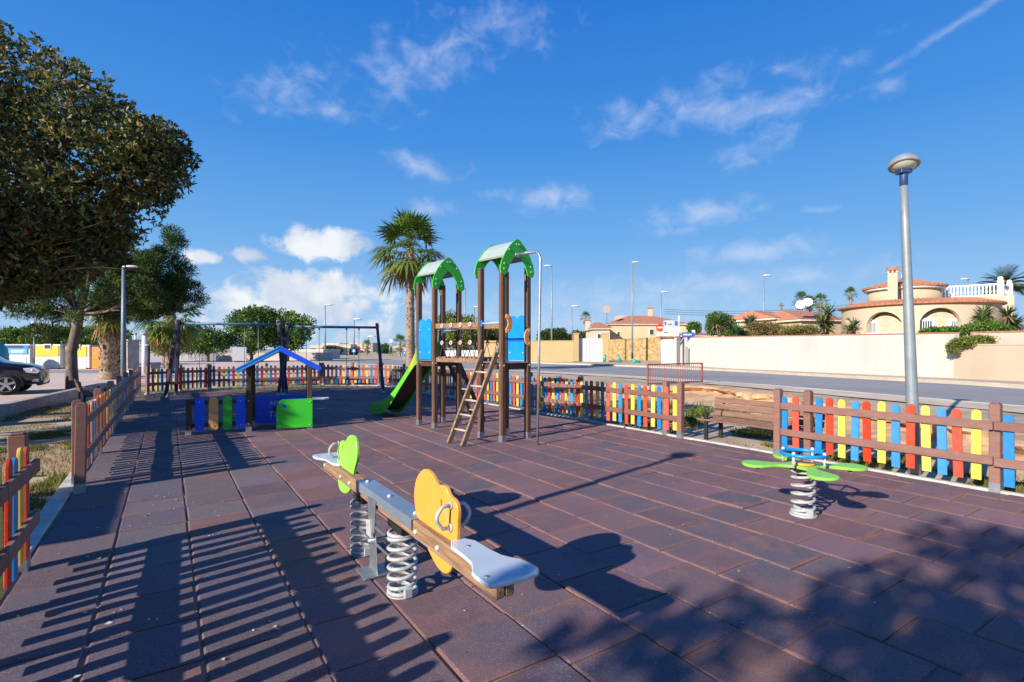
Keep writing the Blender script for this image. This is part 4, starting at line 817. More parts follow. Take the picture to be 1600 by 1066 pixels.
# round house
RW = M('round_house_wall', (.52, .40, .275), .9, var=.06, vs=.5, dirt=((.42, .30, .19), .35))
RC, RD = 1431, 36.5; p = W((RC - 800) / 815 * RD, RD)
rh = thing('round_house', 'round two tier beige villa with terracotta tiled eaves, arches and a white terrace balustrade', 'house', (p.x, p.y, 0), math.atan2(-p.y, -p.x) + R(90))   # local -y faces the camera
RR, ZE, kk = 4.4, 4.42, .0351
def ang(px, r=RR): return math.asin(max(-.999, min(.999, (px - RC) * kk * .95 / r)))
arches = [(1381, 31, 3.98, .0), (1467, 31, 4.1, .0), (1317, 6, 3.75, 0)]
cols = []; NA = 260
for i in range(NA + 1):
    th = R(-178 + 356 * i / NA); zl = -.2
    for px, hw, zt, _ in arches:
        a0, a1 = ang(px - hw), ang(px + hw); m, h = (a0 + a1) / 2, (a1 - a0) / 2; t_ = abs(th - m) / h
        if t_ < 1: zl = max(zl, zt - (1 - math.sqrt(1 - t_ * t_)) * min(h * RR, 1.7))
    cols.append((th, zl))
vv = []
for th, zl in cols:
    for r in (RR, RR - .3):
        for z in (zl, ZE): vv.append((r * math.sin(th), -r * math.cos(th), z))
ff = []
for i in range(NA):
    a, b = i * 4, (i + 1) * 4; ff += [(a, b, b + 1, a + 1), (a + 2, a + 3, b + 3, b + 2), (a, a + 2, b + 2, b), (a + 1, b + 1, b + 3, a + 3)]
MB().add(vv, ff).build('arcade_wall', RW, rh)
MB().lathe([(3.9, -.2), (3.9, ZE)], (0, 0, 0), 64).build('inner_wall', M('shaded_porch_wall', (.50, .38, .26), .9), rh)
MB().lathe([(RR - .02, ZE - .02), (RR - .02, ZE + .01)], (0, 0, 0), 64).build('porch_ceiling', RW, rh)
def tiled_cone(r0, z0, r1, z1, c, ntile, name, parent):   # corrugated tile skirt: barrel tiles in rings
    vv, ff = [], []; n = ntile * 6; rows = 7
    for j in range(rows + 1):
        t = j / rows; r = r0 + (r1 - r0) * t; z = z0 + (z1 - z0) * t
        for i in range(n):
            a = 2 * math.pi * i / n; w_ = abs(math.sin(a * ntile / 2)) ** .7; vv.append((c[0] + r * math.sin(a), c[1] - r * math.cos(a), z + .085 * w_ * min(1, r / r0 + .2)))
    ff = [(j * n + i, j * n + (i + 1) % n, (j + 1) * n + (i + 1) % n, (j + 1) * n + i) for j in range(rows) for i in range(n)]
    bo = len(vv)
    for i in range(n): a = 2 * math.pi * i / n; vv.append((c[0] + (r0 - .03) * math.sin(a), c[1] - (r0 - .03) * math.cos(a), z0 - .05))
    ff += [(bo + i, bo + (i + 1) % n, (i + 1) % n, i) for i in range(n)]; ff.append(tuple(bo + i for i in range(n)))
    return MB().add(vv, ff).build(name, TERRA, parent)
tiled_cone(RR + .26, ZE + .03, RR - .9, ZE + .33, (0, 0), 92, 'tiled_eave', rh)
UX = (1411 - RC) * kk; UY = .5; UR = 2.15
MB().lathe([(UR, ZE), (UR, 5.72)], (UX, UY, 0), 48).build('upper_drum', RW, rh)
MB().lathe([(UR + .18, 5.66), (UR + .26, 5.80)], (UX, UY, 0), 48).build('upper_cornice', M('white_cornice', (.7, .64, .54), .8), rh)
rt2 = tiled_cone(UR + .34, 5.86, .05, 6.6, (UX, UY), 46, 'upper_roof', rh)
MB().lathe([(.12, 6.5), (.16, 6.8), (.08, 6.9), (.12, 7.0), (.02, 7.12)], (UX, UY, 0), 12).build('roof_finial', WHITEP, rt2)
kf = .031; cxm = (1391.5 - RC) * kf
ch = MB().box((cxm, -2.9, 5.4), (.54, .5, 2.5)).build('chimney', RW, rh); MB().box((cxm, -2.9, 6.7), (.58, .54, .16)).build('chimney_vents', BLACKM, ch); MB().box((cxm, -2.9, 6.7), (.11, .57, .17)).box((cxm - .235, -2.9, 6.7), (.13, .56, .17)).box((cxm + .235, -2.9, 6.7), (.13, .56, .17)).build('chimney_piers', RW, ch)
cp = MB(); v, f = roof_mesh(.31, .29, 6.79, 7.02, .24, .05); cp.add([(a + cxm, b - 2.9, c) for a, b, c in v], f); [cp.tube([(cxm - .33 + .11 * i, -3.25, 6.81), (cxm - .33 + .11 * i, -2.9, 6.95)], .05, 7) for i in range(7)]; cp.build('chimney_cap', TERRA, ch)
# side wing with roof terrace and balustrade
kt = .0366; X = lambda px: (px - RC) * kt
MB().box(((X(1462) + X(1572)) / 2, 4.6, 2.47), (X(1572) - X(1462), 6.0, 5.3)).build('terrace_wing', RW, rh)
def balustrade(a, b, z, parent, n, hh=.78):
    a, b = Vector((*a, 0)), Vector((*b, 0)); t = MB().bar(a + Vector((0, 0, z + hh)), b + Vector((0, 0, z + hh)), .16, .10).bar(a + Vector((0, 0, z + .05)), b + Vector((0, 0, z + .05)), .16, .1).build('balustrade', WHITEP, parent)
    for i in range(n):
        p = a.lerp(b, (i + .5) / n); MB().lathe([(.05, .1), (.075, .28), (.045, .5), (.06, hh - .06)], (p.x, p.y, z), 8).build('baluster', WHITEP, t)
    return t
zt = 5.13
balustrade((X(1466), 1.75), (X(1553), 1.75), zt, rh, 17); balustrade((X(1555), 1.9), (X(1572), 4.5), zt, rh, 7)
for x, y in ((X(1554), 1.75), (X(1574), 4.6)):
    q = MB().box((x, y, zt + .5), (.34, .34, 1.05)).build('balustrade_pier', WHITEP, rh); MB().ball((x, y, zt + 1.14), .17, 10).build('ball_finial', WHITEP, q)
MB().tube([(X(1563), 1.55, .0), (X(1563), 1.55, 5.0)], .05, 8).build('drain_pipe', WHITEP, rh)
for px, z, ww, hh in ((1362, 2.55, .8, 1.9), (1444, 2.5, 1.0, 2.0), (1489, 2.5, .8, 1.9)):
    a = ang(px, 3.9); c = (3.93 * math.sin(a), -3.93 * math.cos(a)); wn = MB().box((c[0], c[1], z), (ww, .12, hh), rz=a).build('window', WHITEP, rh); MB().box((c[0] * 1.018, c[1] * 1.018, z), (ww * .7, .05, hh * .8), rz=a).build('pane', GLZ, wn)
    mb = MB(); [mb.box((c[0] * 1.035 + math.cos(a) * ww * (.36 - .12 * i), c[1] * 1.035 + math.sin(a) * ww * (.36 - .12 * i), z), (.035, .03, hh * .86), rz=a) for i in range(7)]; mb.build('window_grille', WHITEP, wn)
bl = [(ang(1343), ang(1411)), (ang(1436), ang(1470))]
for a0, a1 in bl: balustrade((RR * .99 * math.sin(a0), -RR * .99 * math.cos(a0)), (RR * .985 * math.sin(a1), -RR * .985 * math.cos(a1)), 1.95, rh, 14, .62)
# outside stair on the right
sp = W((1588 - 800) / 815 * 36, 36); sa = thing('outside_stair', 'grey outside stair with a white sloping balustrade right of the round house', 'stairs', (sp.x, sp.y, 0), VIEW_RZ)
mb = MB(); [mb.box((.6 - .0 * i, 2.2 + .32 * i, 1.6 + .18 * i), (2.6, .36, .18 + 1.4)) for i in range(17)]; mb.build('steps', M('grey_steps', (.34, .36, .38), .9), sa)
for x, y in ((.5, .0), ): MB().bar((.0, 1.0, 1.9), (1.2, 7.0, 6.1), .22, .26).bar((.0, 1.0, 1.4), (1.2, 7.0, 5.3), .14, .2).build('stair_rail', WHITEP, sa)
for i in range(10): a = i / 9; MB().tube([(1.2 * a, 1 + 6 * a, 1.5 + 3.95 * a), (1.2 * a, 1 + 6 * a, 1.9 + 4.2 * a)], .07, 8).build('baluster', WHITEP, sa)

# ------------------------------------------------------------------ foliage
LEAF = M('broad_leaf', (1, 1, 1), .5, var=0, attr=True, transl=.28, spec=.35); NEEDLE = M('needle_leaf', (1, 1, 1), .6, var=0, attr=True, transl=.2, spec=.2)
BARK = M('grey_brown_bark', (.145, .112, .088), .95, var=.5, vs=5, stretch=(3, 3, 1), bump=.9, bs=14, dirt=((.26, .21, .17), .6)); PBARK = M('palm_bark', (.27, .19, .13), .95, var=.5, vs=6, stretch=(1, 1, 4), bump=1, bs=16, dirt=((.42, .34, .25), .6))
def norm(a): return a / np.maximum(np.linalg.norm(a, axis=1, keepdims=True), 1e-6)
def leaves(name, clumps, n, Ln, Wd, pal, parent, mat=None, shell=.55, up=.25, seed=1, vary=.35, droop=0, ros=1):
    g = np.random.default_rng(seed); c = np.array(clumps, dtype=float); pr = c[:, 3] ** 2; pr /= pr.sum()
    k = g.choice(len(c), n, p=pr); dr = norm(g.normal(size=(n, 3))); rad = g.random(n) ** shell
    zs = c[k, 4:5] if c.shape[1] > 4 else np.ones((n, 1))
    if ros > 1:
        m_ = -(-n // ros); k = np.repeat(k[:m_], ros)[:n]; d0 = np.repeat(dr[:m_], ros, 0)[:n]; rad = np.repeat(rad[:m_], ros)[:n]; dr = d0; zs = c[k, 4:5] if c.shape[1] > 4 else np.ones((n, 1))
    p = c[k, :3] + dr * np.hstack([np.ones((n, 2)), zs]) * (c[k, 3] * rad)[:, None]
    ax = norm(dr * .7 + g.normal(size=(n, 3)) * (.6 if ros == 1 else .75) + np.array([0, 0, up])); ax[:, 2] -= droop; ax = norm(ax)
    sd = norm(np.cross(ax, norm(g.normal(size=(n, 3)))))
    L_ = Ln * g.uniform(.6, 1.3, n)[:, None]; W_ = Wd * g.uniform(.7, 1.3, n)[:, None]
    nn = np.cross(ax, sd); mid = p + ax * L_ * .5
    V = np.stack([p, mid + sd * W_ * .5 + nn * W_ * .15, p + ax * L_, mid - sd * W_ * .5 + nn * W_ * .15], 1).reshape(-1, 3)
    pal = np.array(pal, dtype=float); cw = pal[:, 3] / pal[:, 3].sum(); ci = g.choice(len(pal), n, p=cw)
    # leaf kind shifts from clump to clump
    ck = g.uniform(1 - vary, 1 + vary, len(c))
    if ros > 1: rc = np.repeat(g.choice(len(pal), m_, p=cw), ros)[:n]; ci = np.where(g.random(n) < .6, rc, ci)
    col = pal[ci, :3] * (ck[k] * g.uniform(.7, 1.35, n))[:, None]; col = np.hstack([col, np.ones((n, 1))])
    return mesh_np(name, V, 4, col, mat or LEAF, parent)
def mesh_np(name, V, k, col, mat, parent):
    n = len(V) // k; me = bpy.data.meshes.new(name); me.vertices.add(len(V)); me.vertices.foreach_set('co', V.astype(np.float32).ravel())
    me.loops.add(n * k); me.loops.foreach_set('vertex_index', np.arange(n * k, dtype=np.int32)); me.polygons.add(n)
    me.polygons.foreach_set('loop_start', np.arange(0, n * k, k, dtype=np.int32)); me.polygons.foreach_set('loop_total', np.full(n, k, dtype=np.int32)); me.update(calc_edges=True)
    me.materials.append(mat); a = me.attributes.new('col', 'FLOAT_COLOR', 'FACE'); a.data.foreach_set('color', col.astype(np.float32).ravel()); return link(name, me, parent)
def inside(pt, poly):
    x, y = pt; r = False; j = len(poly) - 1
    for i in range(len(poly)):
        if (poly[i][1] > y) != (poly[j][1] > y) and x < (poly[j][0] - poly[i][0]) * (y - poly[i][1]) / (poly[j][1] - poly[i][1]) + poly[i][0]: r = not r
        j = i
    return r
def edge_dist(pt, poly):
    b = 1e9; P_ = Vector(pt)
    for i in range(len(poly)):
        a, c = Vector(poly[i]), Vector(poly[(i + 1) % len(poly)]); t = max(0, min(1, (P_ - a).dot(c - a) / max((c - a).length_squared, 1e-9))); b = min(b, (P_ - a.lerp(c, t)).length)
    return b
def crown_clumps(poly, n, r0, r1, half, seed, gap=.5):        # clumps filling a crown whose height/width profile is poly (x, z), thick in y
    rd = random.Random(seed); xs = [p[0] for p in poly]; zs = [p[1] for p in poly]; out = []; tries = 0
    while len(out) < n and tries < 60000:
        tries += 1; x, z = rd.uniform(min(xs), max(xs)), rd.uniform(min(zs), max(zs))
        if not inside((x, z), poly): continue
        e = edge_dist((x, z), poly); r = rd.uniform(r0, r1)
        if e < r * .75: continue
        h = min(half, max(e * 1.3, .2)); y = rd.uniform(-1, 1) * h
        if any((x - c[0]) ** 2 + (y - c[1]) ** 2 + (z - c[2]) ** 2 < (gap * (r + c[3])) ** 2 for c in out): continue
        out.append((x, y, z, r, rd.uniform(.7, .95)))
    return out
def limbs(base, targets, r, mat, parent, seed, fork=.45, name='branch'):
    rd = random.Random(seed); mb = MB(); base = Vector(base)
    for t in targets:
        t = Vector(t); m = base.lerp(t, fork) + Vector((rd.gauss(0, .2), rd.gauss(0, .2), rd.gauss(.1, .15))); L_ = (t - base).length
        pts = [base, base.lerp(m, .5) + Vector((rd.gauss(0, .05), rd.gauss(0, .05), 0)), m, m.lerp(t, .5) + Vector((rd.gauss(0, .1), rd.gauss(0, .1), .05)), t]; mb.tube(pts, [r, r * .75, r * .55, r * .35, r * .12], 7)
    return mb.build(name, mat, parent)
FICUS = [(.066, .094, .026, 4), (.13, .145, .04, 3), (.25, .215, .06, 2.0), (.24, .125, .04, .9), (.034, .056, .022, 2.5), (.34, .25, .08, .5)]
def ficus(name, label, pos, dpx, poly_px, n, nl, seed):
    k = dpx / 815; x0 = 800 + (pos.x * CT - pos.y * ST) / k
    t = thing(name, label, 'tree', (pos.x, pos.y, 0), VIEW_RZ)
    poly = [((x - x0) * k, H_ + (545 - y) * k) for x, y in poly_px]
    rq = random.Random(seed + 9); jag = []
    for a_, b_ in zip(poly, poly[1:] + poly[:1]):
        jag += [a_, (a_[0] * .5 + b_[0] * .5 + rq.uniform(-.22, .22), a_[1] * .5 + b_[1] * .5 + rq.uniform(-.25, .22))]
    cl = crown_clumps(jag, n, .28, .58, 2.1, seed, .50)
    low = [((x - x0) * k, H_ + (545 - y) * k) for x, y in [(-120, 320), (214, 318), (204, 385), (170, 412), (140, 438), (85, 450), (50, 478), (0, 488), (-100, 490)]]; cl += crown_clumps(low, 110, .26, .5, 1.3, seed + 1, .38)
    right = [((x - x0) * k, H_ + (545 - y) * k) for x, y in [(190, 180), (274, 178), (298, 255), (286, 298), (242, 316), (215, 335), (180, 320)]]; cl += crown_clumps(right, 45, .26, .42, .9, seed + 2, .4)
    leaves('crown', cl, nl, .105, .042, FICUS, t, seed=seed, shell=.36, up=.35, vary=.35, ros=7)
    MB().tube([(0, 0, -.2), (.05, .02, .8), (.0, .05, 1.8), (.05, 0, 2.6)], [.34, .27, .24, .26], 14).build('trunk', BARK, t)
    rd = random.Random(seed); limbs((.05, 0, 2.4), [c[:3] for c in rd.sample(cl, min(26, len(cl)))], .13, BARK, t, seed); return t
fpos = W((-95 - 800) / 815 * 10.2, 10.2)
ficus_poly = [(-330, 90), (-240, 25), (-120, 5), (-20, 28), (40, 45), (92, 55), (138, 58), (172, 92), (196, 140), (226, 147), (244, 184), (276, 184), (282, 222), (294, 258), (284, 292), (246, 312), (225, 330), (204, 372), (176, 412), (140, 436), (85, 446), (60, 475), (0, 485), (-80, 490), (-200, 450), (-330, 330)]
fic = ficus('broadleaf_tree', 'huge dark olive broadleaf tree filling the upper left corner', fpos, 10.2, ficus_poly, 300, 150000, 5)
dead = limbs((.9, .3, 2.9), [(1.3 + .35 * i + .1 * (i % 3), -.5 - .1 * (i % 4), 3.0 + .28 * (i % 4)) for i in range(9)], .035, M('bare_twigs', (.34, .21, .13), .9, var=.3), fic, 12, name='bare_twig')
sh = thing('broadleaf_tree', 'round broadleaf tree outside the picture on the left, shading the playhouse', 'tree', (-6.6, 11.4, 0)); cl = crown_clumps([(3.1 * math.cos(a / 5), 4.2 + 2.3 * math.sin(a / 5) * (1 if a % 3 else .85)) for a in range(31)], 80, .4, .75, 2.8, 41, .45)
leaves('crown', cl, 26000, .17, .075, FICUS, sh, seed=42, shell=.45, ros=6); MB().tube([(0, 0, -.2), (.05, 0, 1.4), (0, 0, 2.6)], [.3, .22, .2], 12).build('trunk', BARK, sh); limbs((0, 0, 2.4), [c[:3] for c in cl[:16]], .1, BARK, sh, 3)
dup(sh, (-6.9, 15.6, 0), R(200), 'second round broadleaf tree outside the picture on the left, shading the swings', scale=1.15)
s2 = thing('broadleaf_tree', 'round broadleaf tree behind the viewpoint, shading the near right floor', 'tree', (-7.7, -2.15, 0)); cl2 = crown_clumps([(3.3 * math.cos(a / 5), 4.2 + 2.3 * math.sin(a / 5) * (1 if a % 3 else .8)) for a in range(31)], 64, .30, .56, 3.0, 52, .62)
leaves('crown', cl2, 17000, .16, .07, FICUS, s2, seed=53, shell=.4, ros=6); MB().tube([(0, 0, -.2), (.05, 0, 1.4), (0, 0, 2.6)], [.3, .22, .2], 12).build('trunk', BARK, s2); limbs((0, 0, 2.4), [c[:3] for c in cl2[:18]], .1, BARK, s2, 3)
# pine
PINE = [(.045, .092, .02, 4), (.08, .13, .026, 2.5), (.18, .18, .045, 1.0), (.02, .048, .016, 3)]
ppos = W((113 - 800) / 815 * 18.8, 18.8); k = 18.8 / 815
pt = thing('pine_tree', 'leaning pine with a thin grey trunk and spreading dark green needle crown', 'tree', (ppos.x, ppos.y, .1), VIEW_RZ)
def pp_(x, y, dy=0): return ((x - 113) * k, dy, H_ - .1 + (545 - y) * k)
MB().tube([(.02, 0, -.2), (0, 0, .05), pp_(112, 580), pp_(110, 550, .05), pp_(116, 515, .1), pp_(124, 490), pp_(132, 455), pp_(140, 415), pp_(150, 380)], [.24, .20, .18, .165, .16, .15, .13, .09, .05], 12).build('trunk', BARK, pt)
cl = []
rd = random.Random(3)
for (x, y, rx, ry, n) in ((50, 470, 60, 28, 12), (30, 500, 45, 22, 9), (150, 440, 60, 40, 13), (195, 465, 50, 34, 15), (240, 448, 40, 40, 28), (262, 440, 22, 30, 18), (228, 400, 18, 40, 16), (222, 482, 34, 14, 9), (170, 492, 34, 12, 5), (120, 420, 70, 24, 14), (232, 362, 13, 12, 5), (85, 430, 50, 25, 12)):
    for _ in range(n):
        q = pp_(x + rd.uniform(-1, 1) * rx, y + rd.uniform(-1, 1) * ry, rd.uniform(-1.6, 1.6)); cl.append((*q, rd.uniform(.24, .42), .75))
leaves('crown', cl, 72000, .17, .024, PINE, pt, NEEDLE, shell=.5, up=.5, seed=9, vary=.4)
lm = limbs(pp_(124, 492), [c[:3] for c in rd.sample(cl, 30)], .07, BARK, pt, 4, .55)
# broad palms -----------------------------------------------------
def fronds(spec, seed, segs=18):       # spec: (azimuth, elevation, petiole, blade, palette colour, droop); origin at crown heart
    rd = random.Random(seed); V, C = [], []
    for az_, el_, pet_, bl_, colr, dr in spec:
        d0 = Vector((math.cos(az_) * math.cos(el_), math.sin(az_) * math.cos(el_), math.sin(el_))); side = d0.cross(Vector((0, 0, 1))); side = side.normalized() if side.length > .05 else Vector((1, 0, 0)); upv = side.cross(d0)
        tip = d0 * pet_ - Vector((0, 0, dr * pet_ * .25)); w_ = .022
        V += [tuple(side * w_), tuple(-side * w_), tuple(tip - side * w_ * .6), tuple(tip + side * w_ * .6)]; C.append((colr[0] * 1.2 + .04, colr[1] * 1.05 + .03, colr[2], 1))
        for s_ in range(segs):
            a = R(-105 + 210 * (s_ + .5) / segs + rd.gauss(0, 3)); dd = d0 * math.cos(a) + side * math.sin(a); L_ = bl_ * (.72 + .28 * math.cos(a * .8)) * rd.uniform(.88, 1.08)
            m = tip + dd * L_ * .55 - Vector((0, 0, dr * L_ * .10)) + upv * .06 * L_ * (1 if s_ % 2 else -.3); e = tip + dd * L_ - Vector((0, 0, dr * L_ * rd.uniform(.35, .6)))
            pr = dd.cross(upv).normalized() * L_ * .055; q = rd.uniform(.7, 1.3)
            V += [tuple(tip), tuple(m + pr), tuple(e), tuple(m - pr)]; C.append((colr[0] * q, colr[1] * q, colr[2] * q, 1))
    return np.array(V), np.array(C)
def fan_palm(label, loc, H, tr, nf, R_, seed, dead=10, name='palm_tree', tr_top=None, grp=None, low=-.5, deadcol=(.30, .17, .07), segs=18):
    t = thing(name, label, 'palm tree', loc, random.Random(seed).uniform(0, 6), grp); rd = random.Random(seed)
    n = max(int(H * 5), 6); MB().tube([(0, 0, -.2 + (H + .2) * i / n) for i in range(n + 1)], [(tr * (1.25 if i == 0 else 1) + ((tr_top or tr) - tr) * i / n) * (1 + .07 * (i % 2)) for i in range(n + 1)], 12).build('trunk', PBARK, t)
    sp = []
    for i in range(nf):
        f = i / nf; el_ = math.pi / 2 * (1 - f * 1.0) * .95 + low * f + rd.gauss(0, .1); g = ((.075, .135, .022), (.115, .175, .025), (.17, .20, .03))[min(2, int(f * 2.2 + rd.random() * .9))]
        sp.append((i * 2.39996 + rd.gauss(0, .2), el_, R_ * rd.uniform(.42, .55), R_ * rd.uniform(.48, .6), g, .35 + .7 * f))
    V, C = fronds(sp, seed, segs); o = mesh_np('crown', V, 4, C, LEAF, t); o.location.z = H
    if dead:
        sp = [(i * 2.4 + rd.gauss(0, .3), R(-58) + rd.gauss(0, .2), R_ * .4, R_ * rd.uniform(.35, .5), tuple(c * rd.uniform(.6, 1.2) for c in deadcol), 1.0) for i in range(dead)]
        V, C = fronds(sp, seed + 1, segs); o = mesh_np('dead_fronds', V, 4, C, LEAF, t); o.location.z = H - .15
    return t
def husks(t, H, r, n, seed, col=(.36, .27, .18), sz=.2):       # cut leaf bases grown out of the palm trunk itself
    g = random.Random(seed); tr = [c for c in t.children if c.name.startswith('trunk')][0]; bm = bmesh.new(); bm.from_mesh(tr.data)
    mi = len(tr.data.materials); tr.data.materials.append(M('leaf_base_%d' % seed, col, .95, var=.6, vs=9))
    for i in range(n):
        a = g.uniform(0, 6.283); z = g.uniform(.1, H); d = Vector((math.cos(a), math.sin(a), 0)); s_ = Vector((-d.y, d.x, 0)); b = d * r * 1.02 + Vector((0, 0, z)); e = b + d * sz * .4 + Vector((0, 0, sz * g.uniform(.5, 1.1))); w_ = sz * .28
        f = bm.faces.new([bm.verts.new(q) for q in (b - s_ * w_, b + s_ * w_, e + s_ * w_ * .6, e - s_ * w_ * .6)]); f.material_index = mi
    bm.to_mesh(tr.data); bm.free()
p = D(641, 587, 30); tp = fan_palm('tall fan palm behind the slide with a shaggy crown', (p.x, p.y, .1), 7.3, .24, 46, 2.5, 21, 8, tr_top=.20, low=-.7); husks(tp, 6.9, .225, 300, 2, (.3, .23, .16), .14)
p = W((172 - 800) / 815 * 24.6, 24.6, .1); tk = fan_palm('thick shaggy palm trunk beside the blue grey lamp post, its crown lost in the pine', p.to_tuple(), 3.4, .36, 26, 1.5, 8, 10, tr_top=.33); husks(tk, 3.3, .35, 520, 4, (.33, .245, .165), .24)
MB().lathe([(.56, -.1), (.48, .1), (.40, .35), (.36, .6)], (0, 0, 0), 14).build('root_flare', PBARK, tk)
p = D(266, 580, 33.5); sp_ = fan_palm('short fan palm with yellowing drooping fronds behind the left swing leg', (p.x, p.y, .1), 3.6, .33, 40, 2.3, 31, 20, low=-.85, deadcol=(.42, .27, .08)); husks(sp_, 3.2, .33, 200, 7, (.36, .25, .19), .3)
for x, y, d, H, r, lab in ((1252, 468, 62, 0, 1.25, 'left palm of the cluster of three behind the terracotta roofs'), (1266, 473, 64, 0, 1.1, 'middle palm of the cluster of three behind the terracotta roofs'), (1282, 470, 62, 0, 1.2, 'right palm of the cluster of three behind the terracotta roofs'), (1329, 458, 66, 0, 1.0, 'single small palm just left of the round house roof'), (915, 495, 110, 0, 1.5, 'distant slim palm above the white driveway gate'), (625, 535, 95, 0, 1.9, 'small distant palm left of the tall palm trunk'), (573, 540, 110, 0, 1.6, 'distant palm by the white flats under the right swing')):
    p = D(x, y, d); fan_palm(lab, (p.x, p.y, .1), p.z - .1, .16, 26, r, int(x), 5, 'palm_tree', segs=12)
# feather palm behind the terrace
p = D(1570, 447, 46); t = thing('date_palm', 'feathery date palm rising behind the white terrace balustrade', 'palm tree', (p.x, p.y, .3)); MB().tube([(0, 0, -.2), (0, 0, p.z - .3)], [.35, .3], 10).build('trunk', PBARK, t)
V, C = [], []; rd = random.Random(77)
for i in range(64):
    a = i * 2.4; e0 = rd.uniform(-.1, 1.35); pr = Vector((0, 0, p.z - .3)); d_ = Vector((math.cos(a) * math.cos(e0), math.sin(a) * math.cos(e0), math.sin(e0))); L_ = 2.0
    for s_ in range(14):
        nx = pr + d_ * L_ / 14; d_ = (d_ - Vector((0, 0, .075))).normalized(); sd_ = d_.cross(Vector((0, 0, 1))); sd_ = sd_.normalized() if sd_.length > .01 else Vector((1, 0, 0))
        for q in (-1, 1):
            tip = nx + (sd_ * q + d_ * .7 + Vector((0, 0, -.15))).normalized() * .62 * math.sin(math.pi * (s_ + 1.5) / 16); V += [tuple(pr), tuple(pr.lerp(nx, .2) + Vector((0, 0, .05))), tuple(tip), tuple(nx)]; g = rd.uniform(.7, 1.3); C.append((.085 * g, .115 * g, .035 * g, 1))
        pr = nx
mesh_np('crown', np.array(V), 4, np.array(C), LEAF, t)
# yuccas / agaves: sword leaf rosettes
def yucca(label, loc, r, heads, seed, col=(.13, .18, .05), n=90, cat='yucca'):
    t = thing('yucca_plant', label, cat, loc); rd = random.Random(seed); V, C = [], []; st = MB()
    for (hx, hy, hz) in heads:
        if hz > .2: st.tube([(hx * .4, hy * .4, -.3), (hx, hy, hz)], [.09, .07], 8)
        for i in range(n):
            a = rd.uniform(0, 6.283); e = math.asin(rd.uniform(-.55, 1)); d_ = Vector((math.cos(a) * math.cos(e), math.sin(a) * math.cos(e), math.sin(e))); sd_ = d_.cross(Vector((0, 0, 1))); sd_ = sd_.normalized() if sd_.length > .01 else Vector((1, 0, 0)); L_ = r * rd.uniform(.8, 1.1); b = Vector((hx, hy, hz)); m = b + d_ * L_ * .5; e_ = b + d_ * L_ - Vector((0, 0, L_ * .12)); w_ = r * .045
            V += [tuple(b), tuple(m + sd_ * w_), tuple(e_), tuple(m - sd_ * w_)]; q = rd.uniform(.6, 1.35) * (1.2 if e < -.2 else 1); cc = col if e > -.25 else (.26, .2, .08); C.append((cc[0] * q, cc[1] * q, cc[2] * q, 1))
    mesh_np('leaf_rosette', np.array(V), 4, np.array(C), LEAF, t)
    if st.v: st.build('stem', BARK, t)
    return t
def wz(x, y, d): return tuple(D(x, y, d))
yucca('spiky yucca standing on the cream wall left of the round house', wz(1290, 527, 28), .75, [(0, 0, .5), (.2, .1, .9), (-.25, .1, .8), (.1, -.1, 1.25), (-.05, 0, .2)], 1)
yucca('smaller spiky yucca beside the white low balustrade of the round house', wz(1334, 527, 27), .62, [(0, 0, .55), (-.35, .1, .3), (.15, .1, .25)], 2)
yucca('broad yucca clump at the right of the round house below the drain pipe', wz(1537, 515, 25), .75, [(0, 0, .55), (.35, .1, .75), (-.35, 0, .3)], 3)
yucca('dark green yucca clump at the foot of the outside stair', wz(1583, 520, 25), .68, [(0, 0, .5), (-.45, .1, .8), (.3, 0, .35), (-.2, 0, .2)], 4, (.07, .13, .03))
yucca('large yucca in the middle of the planted bed above the cream wall', wz(1125, 528, 42), 1.15, [(0, 0, .9), (.4, .2, 1.3), (-.3, .1, 1.1)], 5, (.12, .18, .05))
yucca('glossy agave with wide leaves on the cream wall in front of the large yucca', wz(1151, 530, 40), 1.15, [(0, 0, .4)], 6, (.07, .16, .06), 120, 'agave')
yucca('slender yucca to the right of the glossy agave above the cream wall', wz(1171, 524, 42), 1.0, [(0, 0, .8), (.3, 0, 1.0)], 7, (.12, .16, .06))
def bush(label, x0, x1, y0, y1, d, n, nl, leaf, pal, seed, name='shrub', cat='shrub', half=.6, r=(.25, .5), trunk=False, mat=None, zbase=None, up=.3):
    k = d / 815; cx = ((x0 + x1) / 2 - 800) * k; p = W(cx, d); t = thing(name, label, cat, (p.x, p.y, 0 if zbase is None else zbase), VIEW_RZ)
    hw = (x1 - x0) / 2 * k; za, zb = H_ + (545 - y1) * k, H_ + (545 - y0) * k; zo = 0 if zbase is None else zbase; rd = random.Random(seed); poly = []
    for i in range(22):
        a = 2 * math.pi * i / 22; q = 1 + rd.uniform(-.14, .10); ex = .75; poly.append((hw * q * math.copysign(abs(math.cos(a)) ** ex, math.cos(a)), (za + zb) / 2 - zo + (zb - za) / 2 * q * math.copysign(abs(math.sin(a)) ** ex, math.sin(a))))
    cl = crown_clumps(poly, n, r[0], r[1], half, seed, .38); leaves('foliage' if not trunk else 'crown', cl, nl, leaf, leaf * .5, pal, t, mat, seed=seed, shell=.45, up=up)
    if trunk:
        MB().tube([(0, 0, -.2), (.1, 0, za * .6), (0, 0, za + .3)], [.22, .17, .15], 10).build('trunk', BARK, t); limbs((0, 0, za), [c[:3] for c in rd.sample(cl, min(10, len(cl)))], .1, BARK, t, seed)
    return t
BRIGHT = [(.075, .155, .02, 4), (.12, .21, .03, 3), (.045, .10, .016, 2.5), (.17, .24, .04, 1)]
DKG = [(.05, .085, .022, 4), (.08, .115, .03, 2), (.03, .055, .016, 2)]
YLG = [(.15, .19, .03, 4), (.21, .24, .04, 3), (.09, .13, .025, 2)]
RDG = [(.20, .13, .05, 3), (.14, .15, .04, 3), (.26, .17, .07, 2)]
